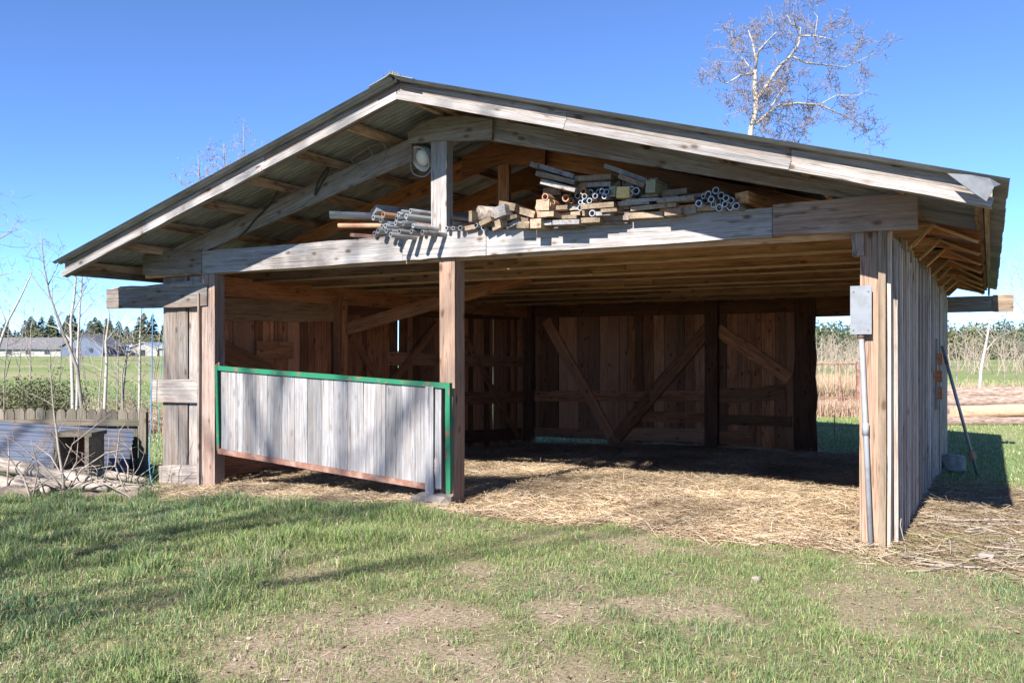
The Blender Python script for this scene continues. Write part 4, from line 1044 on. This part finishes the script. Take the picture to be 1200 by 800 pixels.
# ================================================================== LEFT YARD
# picket fence panel
fz = 11.9
def FZ(x_, y_, dz=0.): return onZ(x_, y_, fz + dz)
fence = empty('picket_fence', FZ(80, 555), 'low weathered picket fence panel with rounded tops left of the shed', 'fence')
pk = None
for i in range(15):
    xc = -1 + 12.05 * i; a = FZ(xc - 5.4, 478); b_ = FZ(xc + 5.4, 478); w = (b_ - a).length
    zt = a.z + rng.uniform(-.02, .015); g0 = gz(a.x, a.y) - .05
    c0 = (a + b_) / 2; pts = []
    for (s, z) in ((-.5, g0), (.5, g0), (.5, zt - .05), (.33, zt - .012), (0, zt), (-.33, zt - .012), (-.5, zt - .05)):
        pts.append(Vector((c0.x, c0.y, 0)) + RV * (s * w) + Zu * z)
    prism('picket', pts, DV * .02, 'picket', fence, Zu)
for yy in (495, 540):
    a = FZ(-8, yy, -.03); b_ = FZ(171, yy, -.03); plank('rail', a, b_, .085, .04, Zu, 'picket', fence)
a = FZ(168, 500, -.08); plank('post', (a.x, a.y, gz(a.x, a.y) - .1), (a.x, a.y, FZ(168, 482).z), .1, .08, RV, 'picket', fence)
# corrugated sheets leaning on it, corrugations lying level
def wavy(name, px, Z0, Z1, nw, label, mat):
    tl, tr, br, bl = [onZ(x_, y_, z_) for (x_, y_), z_ in zip(px, (Z1, Z1, Z0, Z0))]
    nrm = (tr - tl).cross(bl - tl).normalized(); vs = []; fs = []; n = nw * 6
    for j in range(n + 1):
        f = j / n; off = nrm * .02 * math.cos(2 * math.pi * f * nw)
        for g in (0, .5, 1): vs.append(tl.lerp(tr, g).lerp(bl.lerp(br, g), f) + off)
    for j in range(n):
        for g in range(2):
            o = j * 3 + g; fs.append((o, o + 3, o + 4, o + 1))
    m_ = len(vs); vs += [v_ + nrm * .003 for v_ in vs]; fs += [tuple(reversed([i + m_ for i in f])) for f in fs]
    return tag(mesh_local(name, vs, fs, M[mat], None, tr - tl, None, True), label, 'metal sheet')
wavy('corrugated_sheet', ((-12, 492), (158, 503), (149, 553), (-12, 547)), 11.35, 11.75, 9, 'blue-grey corrugated sheet leaning against the picket fence', 'sheet')
wavy('corrugated_sheet', ((-14, 502), (70, 508), (66, 552), (-14, 548)), 11.25, 11.66, 7, 'second corrugated sheet overlapping at the fence end', 'sheet')
# open wooden box on the brush pile
wb = empty('wooden_box', ong(95, 562), 'open-fronted weathered wooden box sitting among dead branches', 'box')
c = onZ(93, 530, 10.75); R3 = Matrix((RV, DV, Zu)).transposed()
for (dx, dz, sx, sz) in ((0, .24, .5, .05), (-.19, 0, .05, .43), (.19, 0, .05, .43), (0, -.22, .43, .05)):
    mb = MB(); mb.box(c + RV * dx + Zu * dz, sx, .4, sz, R3); mb.build('box_panel', 'picket', wb)
mb = MB(); mb.box(c + DV * .19 , .33, .03, .38, R3); mb.build('box_back', 'dark', wb)
# dead logs, slabs
def log(name, p0, p1, r0, r1, mat, label, group=None, seg=8, sides=10, endmat=None, cat='log', wob=.05, bend=.02):
    mb = MB(); p0, p1 = Vector(p0), Vector(p1); L_ = (p1 - p0).length
    ax = (p1 - p0).normalized(); s = ax.cross(Zu).normalized()
    pts = [p0.lerp(p1, j / seg) + s * rng.gauss(0, bend) * L_ * .12 + Zu * rng.gauss(0, bend) * L_ * .08 for j in range(seg + 1)]
    mb.tube(pts, [r0 + (r1 - r0) * j / seg for j in range(seg + 1)], sides, wob=wob)
    if endmat is None: return tag(mb.build(name, mat, None, True, ax), label, cat, group)
    root = empty(name, p0, label, cat, group); mb.f = mb.f[:-2]; mb.build('trunk_bark', mat, root, True, ax)
    for e, r_, d in ((pts[0], r0, -ax), (pts[-1], r1, ax)):
        m2 = MB(); m2.tube([e - d * .03, e + d * .004], [r_ * .97, r_ * .97], sides); m2.build('sawn_end', endmat, root)
    return root
def pxlog(a, Za, b_, Zb, rpx, mat, label, **kw):
    A = onZ(a[0], a[1], Za); B = onZ(b_[0], b_[1], Zb); r = rpx * (Za + Zb) / 2 / FPX
    return log('dead_log', A, B, r, r * .85, mat, label, **kw)
pxlog((-14, 541), 10.45, (172, 578), 10.35, 8.5, 'deadlog', 'long silvered dead log slanting across the brush pile')
pxlog((20, 562), 10.3, (128, 572), 10.1, 5.5, 'deadlog', 'thin pale dead log lying below the long silvered log', bend=.04)
pxlog((-10, 563), 10.4, (60, 575), 10.2, 8, 'deadlog', 'short dark dead log at the left end of the brush pile')
pxlog((55, 575), 10.3, (118, 578), 10.3, 6, 'deadlog', 'stubby dead log tucked under the brush pile')
pxlog((115, 553), 10.8, (172, 564), 10.7, 5, 'deadlog', 'grey dead log end close to the fence post')
for i, (x_, y_, sx, sz, lab) in enumerate(((18, 581, .5, .26, 'pinkish concrete slab piece under the left logs'), (150, 580, .75, .16, 'flat concrete slab lying by the wing planks'), (95, 584, .4, .14, 'small concrete chunk between the two slabs'))):
    p = onZ(x_, y_, 10.1); rock('concrete_slab', (p.x, p.y, gz(p.x, p.y) + sz * .2), sx, .24, sz * .75, 'slab', lab, 'slab', rz=TH, seed=20 + i)
# dead shrub tangle
tree_px('dead_shrub', 'leafless dead shrub with long arching twigs on the brush pile', 'shrub',
    [([(76, 586), (74, 560), (68, 520), (62, 470), (58, 425)], .022, .005), ([(76, 580), (95, 550), (125, 530), (150, 525)], .012, .004), ([(72, 570), (50, 545), (22, 520), (5, 510)], .012, .004), ([(74, 560), (60, 535), (40, 520), (20, 520)], .010, .003),
     ([(78, 575), (110, 560), (140, 575), (165, 590)], .012, .004), ([(74, 550), (85, 520), (110, 500), (130, 485)], .008, .003), ([(75, 565), (90, 540), (92, 505), (98, 470)], .008, .003), ([(74, 575), (40, 560), (15, 575), (0, 590)], .01, .004), ([(150, 585), (135, 545), (140, 505), (165, 470)], .012, .003)],
    10.05, 3, 2.4, .45, 61, 'brush', 'brush', None, tws=1.1, depth=.35)
tree_px('dead_shrub', 'second bare shrub with pale sticks reaching over the logs', 'shrub',
    [([(40, 590), (28, 560), (10, 535), (-6, 520)], .016, .005), ([(38, 585), (45, 550), (36, 515)], .010, .003), ([(36, 575), (58, 560), (90, 548), (118, 545)], .010, .003), ([(38, 585), (20, 575), (0, 568)], .01, .003)],
    9.95, 3, 2.2, .4, 62, 'brush', 'brush', None, tws=1.1, depth=.3)
for i, (xb, yb_, Z) in enumerate(((8, 588, 10.2), (112, 586, 10.25), (150, 584, 10.5))):
    q = random.Random(400 + i); lim = []
    for k_ in range(7):
        ex = xb + q.uniform(-70, 60); ey = yb_ - q.uniform(5, 75); mx_ = (xb + ex) / 2 + q.uniform(-8, 8); my_ = (yb_ + ey) / 2 - q.uniform(0, 16)
        lim.append(([(xb + q.uniform(-6, 6), yb_), (mx_, my_), (ex, ey)], q.uniform(.007, .016), .003))
    tree_px('dead_shrub', ('pale dead brush heaped over the left log ends', 'dead brush sprawling in front of the wooden box', 'dead brush heaped against the fence post')[i], 'shrub', lim, Z, 2, 2.6, .4, 410 + i, 'brush', 'brush', None, tws=1.2, depth=.3)
r9 = random.Random(91)
for i in range(11):
    xb = -10 + 19 * i + r9.uniform(-6, 6); Z = r9.uniform(20, 25); y0 = 410 + FPX * 1.95 / Z
    lim = [([(xb, y0), (xb + r9.uniform(-4, 4), y0 - 18), (xb + r9.uniform(-8, 8), y0 - r9.uniform(30, 55))], .015, .004)]
    for k_ in range(4): lim.append(([(xb + r9.uniform(-3, 3), y0 - 2), (xb + r9.uniform(-10, 10), y0 - 16), (xb + r9.uniform(-18, 18), y0 - r9.uniform(20, 45))], .012, .004))
    tree_px('bare_shrub', 'bare brown shrub in the weeds behind the picket fence', 'shrub', lim, Z, 2, 4.5, .5, 500 + i, 'farbrush', 'farbrush', None, 'bare shrubs behind the picket fence', tws=2.0)
cable('blue_rope', [onv(x_, y_, -.10) for x_, y_ in ((179, 366), (178.5, 400), (178, 440), (176.5, 500), (175, 540), (177, 562), (181, 572))], .007, 'bluerope', 'blue rope hanging from the wing header to the ground', 'rope')
cable('green_twine', [onv(x_, y_, .14) for x_, y_ in ((193, 372), (189, 430), (187, 470), (185, 520), (178, 560))], .005, 'greenrope', 'green twine hanging beside the wing planks', 'rope')

# tan reeds and dry brush strips: uncountable
def strip(name, label, n, fx, hrange, w, cols, mat='blade', lean=.35):
    x_, y_ = fx(n); h_ = RNG.uniform(hrange[0], hrange[1], len(x_)); c_ = np.array(cols)[RNG.integers(0, len(cols), len(x_))] * RNG.uniform(.7, 1.2, (len(x_), 1))
    return tag(blades(name, x_, y_, h_, np.full(len(x_), w), c_, mat, lean), label, 'dry grass', kind='stuff')
def band(xa, xb, Z0, Z1):
    def f(n):
        Z = RNG.uniform(Z0, Z1, n); X = (RNG.uniform(xa, xb, n) - CXP) / FPX * Z
        return CAM.x + X * RV.x + Z * DV.x, CAM.y + X * RV.y + Z * DV.y
    return f
TAN = [[.42, .33, .22], [.50, .41, .28], [.33, .24, .16], [.40, .29, .20]]
strip('dry_weeds', 'dry tan weeds around the saplings in the left field', 9000, band(-60, 200, 19.5, 26), (.12, .55), .02, TAN, lean=.7)
strip('dry_reeds', 'tall tan reeds behind the rusty fence', 9000, band(935, 1060, 27, 33), (.5, 1.3), .018, TAN, lean=.25)
strip('dry_weeds', 'low reddish dry weeds at the foot of the rusty fence', 5000, band(935, 1060, 24.5, 27), (.2, .6), .02, [[.40, .27, .20], [.46, .34, .25]], lean=.8)
strip('dry_weeds', 'dry weeds standing behind the log pile', 5000, band(1100, 1260, 29, 36), (.2, .8), .02, TAN, lean=.5)

# ================================================================== RIGHT YARD
LGL = ['long barky log lying upper middle in the log pile behind the shed', 'barky log in the middle of the log pile', 'thick peeled orange log on the near side of the log pile', 'lowest near barky log lying on the bearers', 'topmost barky log on the left of the log pile', 'short peeled log tucked low in the log pile', 'thin barky log on the far top of the pile']
ZL = 22.5
pile = [((1085, 470), (1260, 470), 7.5, 0), ((1090, 481), (1250, 484), 7, 0), ((1118, 484), (1262, 478), 8.5, 1), ((1080, 493), (1270, 494), 6, 0), ((1095, 460), (1255, 462), 6.5, 0), ((1075, 486), (1180, 490), 6, 1), ((1150, 452 + 6), (1275, 456), 5, 0)]
for i, (a, b_, r_, kd) in enumerate(pile):
    Za = ZL + (.5, .2, -.2, -.4, .7, .1, .9)[i]
    A = onZ(a[0], a[1], Za); B = onZ(b_[0], b_[1], Za + .4); r = r_ * Za / FPX
    log('felled_log', A, B, r, r * .88, 'logpeel' if kd else 'logbark', LGL[i], 'logs in the pile behind the shed', endmat='logend')
# bearer logs under the pile
for xx in (1100, 1235):
    A = onZ(xx, 497, ZL - .7); B = onZ(xx + 8, 494, ZL + 1.2); A.z = gz(A.x, A.y) + .05; B.z = gz(B.x, B.y) + .05
    log('bearer_log', A, B, .09, .09, 'logbark', 'short bearer log under the end of the log pile', 'bearer logs under the log pile')
# leaning pipe with clamp
prp = empty('leaning_prop', ong(1145, 556), 'thin metal prop leaning on the right wall with an orange clamp', 'prop')
pb = ong(1146, 558); pt = onu(1104, 405, .10)
if (pt - pb).length > 6: pt = Vector((.1, pb.y + .4, 1.6))
mb = MB(); mb.tube([pb, pb.lerp(pt, .5), pt], [.022, .024, .024], 7); rod = mb.build('rod', 'pipe', prp, True)
mb = MB(); q_ = pb.lerp(pt, .16); mb.tube([q_ - (pt - pb).normalized() * .06, q_ + (pt - pb).normalized() * .06], [.05, .045], 7); mb.build('clamp', 'copper', rod)
p = ong(1117, 553); rock('concrete_block', (p.x, p.y, p.z + .13), .34, .5, .3, 'stone', 'grey concrete block standing beside the right wall', 'block', rz=.05, seed=31)
# sticks on the ground to the right
r = random.Random(5)
for i in range(34):
    px_, py_ = r.uniform(1075, 1240), r.uniform(606, 672)
    p = ong(px_, py_); a = r.gauss(TH, .5); l = r.uniform(.2, .75); d = Vector((math.cos(a), math.sin(a), 0))
    mb = MB(); pts = []
    for t in (-.5, -.2, .15, .5):
        q_ = p + d * l * t + Vector((r.gauss(0, .02), r.gauss(0, .02), 0)); q_.z = gz(q_.x, q_.y) + .012 + r.uniform(0, .02); pts.append(q_)
    rr_ = r.uniform(.004, .011); mb.tube(pts, [rr_, rr_, rr_ * .8, rr_ * .5], 5)
    tag(mb.build('dead_stick', 'brush', None, True), 'dead stick lying on the straw outside the right wall', 'stick', 'sticks outside the right wall')
p = ong(1155, 655); rock('stone', (p.x, p.y, p.z + .02), .12, .09, .06, 'stone', 'small pale stone among the sticks outside the right wall', 'stone', seed=8)
p = ong(886, 679); rock('stone', (p.x, p.y, p.z + .01), .06, .05, .035, 'stone', 'tiny white stone in the lawn before the shed mouth', 'stone', seed=9)
# two dead stems by the corner
for (px0, pts) in ((0, ((1062, 640), (1058, 628), (1055, 615), (1056, 607))), (1, ((1114, 652), (1114, 642), (1113, 632)))):
    g = ong(*pts[0]); Zg = (g - CAM).dot(DV); mb = MB(); mb.tube([onZ(a[0], a[1], Zg) for a in pts], [.006, .005, .004, .003][:len(pts)], 5)
    tag(mb.build('dead_weed', 'brush', None, True), ('crooked pale stem at the foot of the right corner', 'short upright stem in the straw outside the wall')[px0], 'weed')
# rusty pipe fence behind the opening
rf = empty('rusty_fence', onZ(985, 470, 26), 'rusty wire-mesh fence panel seen through the back opening', 'fence')
fa, fb = (935, 426), (1062, 425)
for yy in (426, 466):
    mb = MB(); mb.tube([onZ(930, yy, 26), onZ(1065, yy, 26)], [.03, .03] if yy < 440 else [.02, .02], 6); mb.build('rail', 'rustiron', rf, True)
for xx in (948, 984, 1020):
    A = onZ(xx, 425, 26); mb = MB(); mb.tube([A, Vector((A.x, A.y, gz(A.x, A.y) - .1))], [.03, .03], 6); mb.build('post', 'rustiron', rf, True)
A = onZ(1006, 424, 25.9); plank('wide_post', A, (A.x, A.y, gz(A.x, A.y) - .1), .12, .1, RV, 'rustiron', rf)
for i in range(18):
    xx = 936 + 7 * i; A = onZ(xx, 427, 26); mb = MB(); mb.tube([A, Vector((A.x, A.y, onZ(xx, 466, 26).z))], [.006, .006], 4); mb.build('wire', 'rustiron', rf)
wf = empty('wire_fence', onZ(980, 515, 18.5), 'thin single-wire fence in the grass beyond the back opening', 'fence')
mb = MB(); mb.tube([onZ(930, 497, 18.5), onZ(1000, 499, 18.5), onZ(1050, 498, 18.5)], [.006] * 3, 4); mb.build('wire', 'rustiron', wf)
for xx in (936, 978, 1030):
    A = onZ(xx, 486, 18.5); mb = MB(); mb.tube([A, Vector((A.x, A.y, gz(A.x, A.y) - .1))], [.011, .011], 5); mb.build('stake', 'rustiron', wf)

# ================================================================== FAR
def leafcloud(mb, c, sx, sy, sz, n, s, r):
    for _ in range(n):
        while True:
            q_ = Vector((r.uniform(-1, 1), r.uniform(-1, 1), r.uniform(-1, 1)))
            if q_.length < 1: break
        p = Vector(c) + Vector((q_.x * sx, q_.y * sy, q_.z * sz)); a = Vector((r.gauss(0, 1), r.gauss(0, 1), r.gauss(0, 1))).normalized() * s * r.uniform(.6, 1.4)
        b2 = a.cross(Vector((r.gauss(0, 1), r.gauss(0, 1), r.gauss(0, 1)))).normalized() * s * .6
        mb.add([p - a * .5, p + a * .5, p + b2], [(0, 1, 2)])
def conifer_meshes(seed, H, W):
    r = random.Random(seed); mb = MB()
    for k_ in range(int(26)):
        t = k_ / 26; z = H * (.08 + .92 * t); rr_ = W * (1 - t) ** .85 * r.uniform(.75, 1.15) + .12
        for j in range(11):
            a = r.uniform(0, 6.28); e = Vector((math.cos(a) * rr_, math.sin(a) * rr_, z - .18 * rr_ + r.uniform(-.2, .2)))
            s = Vector((-math.sin(a), math.cos(a), 0)) * (.22 * rr_ + .1)
            mb.add([Vector((0, 0, z + .25)), e + s, e * 1.0 + Vector((0, 0, -.15)), e - s], [(0, 1, 2), (0, 2, 3)])
    me = bpy.data.meshes.new('crown'); me.from_pydata(mb.v, [], mb.f); me.materials.append(M['conifer'])
    m2 = MB(); m2.tube([Vector((0, 0, -.3)), Vector((0, 0, H * .9))], [.16, .03], 6)
    mt = bpy.data.meshes.new('trunk'); mt.from_pydata(m2.v, [], m2.f); mt.materials.append(M['bark_grey'])
    return me, mt
CM = [conifer_meshes(s, 1 * h_, w_) for s, h_, w_ in ((1, 10, 3.0), (2, 10, 2.5), (3, 10, 3.6))]
r = random.Random(17)
def conifer(x_, ytop, Z, label, group):
    P0 = onZ(x_, 410, Z); g = gz(P0.x, P0.y); h_ = (onZ(x_, ytop, Z).z - g)
    root = empty('conifer_tree', (P0.x, P0.y, g), label, 'tree', group); me, mt = r.choice(CM)
    sc = h_ / 10; rot = Matrix.Rotation(r.uniform(0, 6.28), 4, 'Z')
    mw = Matrix.Translation((P0.x, P0.y, g)) @ rot @ Matrix.Diagonal((sc * 1.15, sc * 1.15, sc, 1))
    link('crown', me, None, root, mw); link('trunk', mt, None, root, mw)
for i in range(64):
    x_ = -70 + 4.7 * i + r.uniform(-3, 3)
    conifer(x_, r.uniform(364, 390), r.uniform(255, 330), 'dark conifer in the tree line behind the far houses', 'conifers behind the far houses')
# soft pale-green deciduous row in front of the conifers
mb = MB(); r2 = random.Random(4)
for i in range(60):
    x_ = -70 + 5.2 * i; Z = r2.uniform(225, 250); P0 = onZ(x_, 410, Z); hh = r2.uniform(3.0, 7.0)
    leafcloud(mb, (P0.x, P0.y, gz(P0.x, P0.y) + hh * .5), 2.6, 2.2, hh * .52, 260, .6, r2)
tag(mb.build('far_hedgerow', 'bushleaf', None), 'pale green hedgerow trees before the dark conifers', 'hedgerow', kind='stuff')
# far wood on the right and behind the shed
mb = MB(); mb2 = MB()
for i in range(230):
    x_ = 560 + 3.4 * i + r2.uniform(-3, 3); Z = r2.uniform(120, 165); P0 = onZ(x_, 410, Z); g = gz(P0.x, P0.y); top = onZ(x_, r2.uniform(372, 388), Z).z; hh = top - g
    leafcloud(mb if r2.random() < .6 else mb2, (P0.x, P0.y, g + hh * .5), 1.6, 1.6, hh * .52, 330, .5, r2)
tag(mb.build('far_wood', 'bushleaf', None), 'scrubby far wood closing the field on the right', 'wood', kind='stuff')
tag(mb2.build('far_conifer_wood', 'conifer', None), 'dark evergreen patches within the far right wood', 'wood', kind='stuff')
# bare twiggy brush in front of that wood
mb = MB()
for i in range(420):
    x_ = r2.uniform(925, 1290) if i > 140 else r2.uniform(930, 1060); Z = r2.uniform(60, 100); P0 = onZ(x_, 410, Z); g = gz(P0.x, P0.y)
    pts, d = walk(Vector((P0.x, P0.y, g)), Vector((r2.gauss(0, .3), r2.gauss(0, .3), 1)), r2.uniform(1.8, 3.6), 5, r2, .18, .05)
    mb.tube(pts, [.035, .03, .025, .02, .015, .01], 3, cap=False)
    for j in (2, 3, 4):
        q_, _ = walk(pts[j], Vector((r2.gauss(0, 1), r2.gauss(0, 1), .6)), r2.uniform(.6, 1.4), 3, r2, .2, .05); mb.tube(q_, [.02, .016, .012, .008], 3, cap=False)
tag(mb.build('bare_brush', 'farbrush', None), 'pale leafless brush along the far edge of the right field', 'brush', kind='stuff')
# bush left of the saplings
def bush(name, label, x_, yb, Z, w, hgt, seed, n=1500, leaf=.05):
    r_ = random.Random(seed); P0 = onZ(x_, yb, Z); g = gz(P0.x, P0.y); root = empty(name, (P0.x, P0.y, g), label, 'bush')
    mb = MB(); st = MB()
    for k_ in range(16):
        a = r_.uniform(0, 6.28); d = Vector((math.cos(a) * .7, math.sin(a) * .7, 1.0))
        pts, _ = walk(Vector((P0.x, P0.y, g - .05)), d, hgt * r_.uniform(.7, 1.1), 5, r_, .2, .03); st.tube(pts, [.02, .016, .013, .01, .007, .004], 4, cap=False)
        for j in (2, 3, 4, 5): leafcloud(mb, pts[j], w * .2, w * .2, hgt * .17, n // 64, leaf, r_)
    leafcloud(mb, (P0.x, P0.y, g + hgt * .45), w * .5, w * .4, hgt * .45, n // 3, leaf, r_)
    mb.build('foliage', 'bushleaf', root); st.build('stems', 'brush', root)
bush('green_bush', 'round olive-green bush beside the leaning saplings', 62, 458, 21, 2.0, 1.35, 81, 3600, .06)
bush('green_bush', 'second olive bush at the outer edge of the left field', 12, 458, 22, 2.2, 1.15, 82, 3600, .06)
bush('green_bush', 'sparse small bush behind the crooked sapling', 150, 452, 26, 1.6, .7, 83, 1200, .05)

# houses across the left field
def house(name, label, x0, x1, ybase, yeave, yapex, Z, depth_, wall, roofm, apex=None, gable_front=True, windows=()):
    A = onZ(x0, ybase, Z); B = onZ(x1, ybase, Z); g = gz((A.x + B.x) / 2, (A.y + B.y) / 2)
    root = empty(name, ((A.x + B.x) / 2, (A.y + B.y) / 2, g), label, 'house')
    ze = onZ(x0, yeave, Z).z; za = onZ(x0, yapex, Z).z
    a = Vector((A.x, A.y, g - .2)); b2 = Vector((B.x, B.y, g - .2)); D = DV * depth_; up = lambda p, z: Vector((p.x, p.y, z))
    if gable_front:
        mdl = a.lerp(b2, apex if apex else .5)
        prism('wall', [a, b2, up(b2, ze), up(mdl, za), up(a, ze)], D, wall, root)
        for e, s in ((a, -1), (b2, 1)):
            o_ = RV * s * .5; p1 = up(e, ze - .12) + o_; p2 = up(mdl, za + .12)
            prism('roof', [p1 - DV * .4, p2 - DV * .4, p2 - DV * .4 + Zu * .2, p1 - DV * .4 + Zu * .2], DV * (depth_ + .8), roofm, root)
    else:
        prism('wall', [a, b2, up(b2, ze), up(a, ze)], D, wall, root)
        pr = [up(a, ze - .05) - DV * .6, up(a, za) + D * .5, up(a, ze - .05) + D + DV * .6]
        prism('roof', [p - RV * .5 for p in pr] + [(p - RV * .5) + Zu * .2 for p in pr[::-1]], (b2 - a) + RV * 1.0, roofm, root)
    for (wx0, wx1, wy0, wy1) in windows:
        p0 = onZ(wx0, wy1, Z - .06); p1 = onZ(wx1, wy0, Z - .06)
        prism('window', [Vector((p0.x, p0.y, p0.z)), Vector((p1.x, p1.y, p0.z)), Vector((p1.x, p1.y, p1.z)), Vector((p0.x, p0.y, p1.z))], DV * .1, 'glass', root)
house('farm_house', 'blue-grey gabled house across the left field', 72, 121, 418, 406, 393, 200, 12, 'siding_blue', 'roof_grey', .5, True, ((86, 91, 408, 413), (104, 109, 408, 413)))
house('long_barn', 'long low white building with grey roof beside the blue house', -40, 71, 418, 409, 396, 205, 10, 'siding_white', 'roof_grey', None, False, ((8, 14, 411, 415), (30, 36, 411, 415), (52, 58, 411, 415)))
house('white_house', 'small white gabled house beyond the birch saplings', 152, 184, 418, 408, 402, 215, 10, 'siding_white', 'roof_blue', .5, True, ((164, 170, 410, 418),))
house('low_house', 'low white house with blue metal roof next to the gabled one', 128, 151, 418, 411, 404.5, 220, 8, 'siding_white', 'roof_blue', None, False, ((134, 138, 412, 416),))
house('white_house', 'white house partly hidden by the wing planks', 187, 214, 418, 408, 402, 212, 10, 'siding_white', 'roof_blue', None, False)
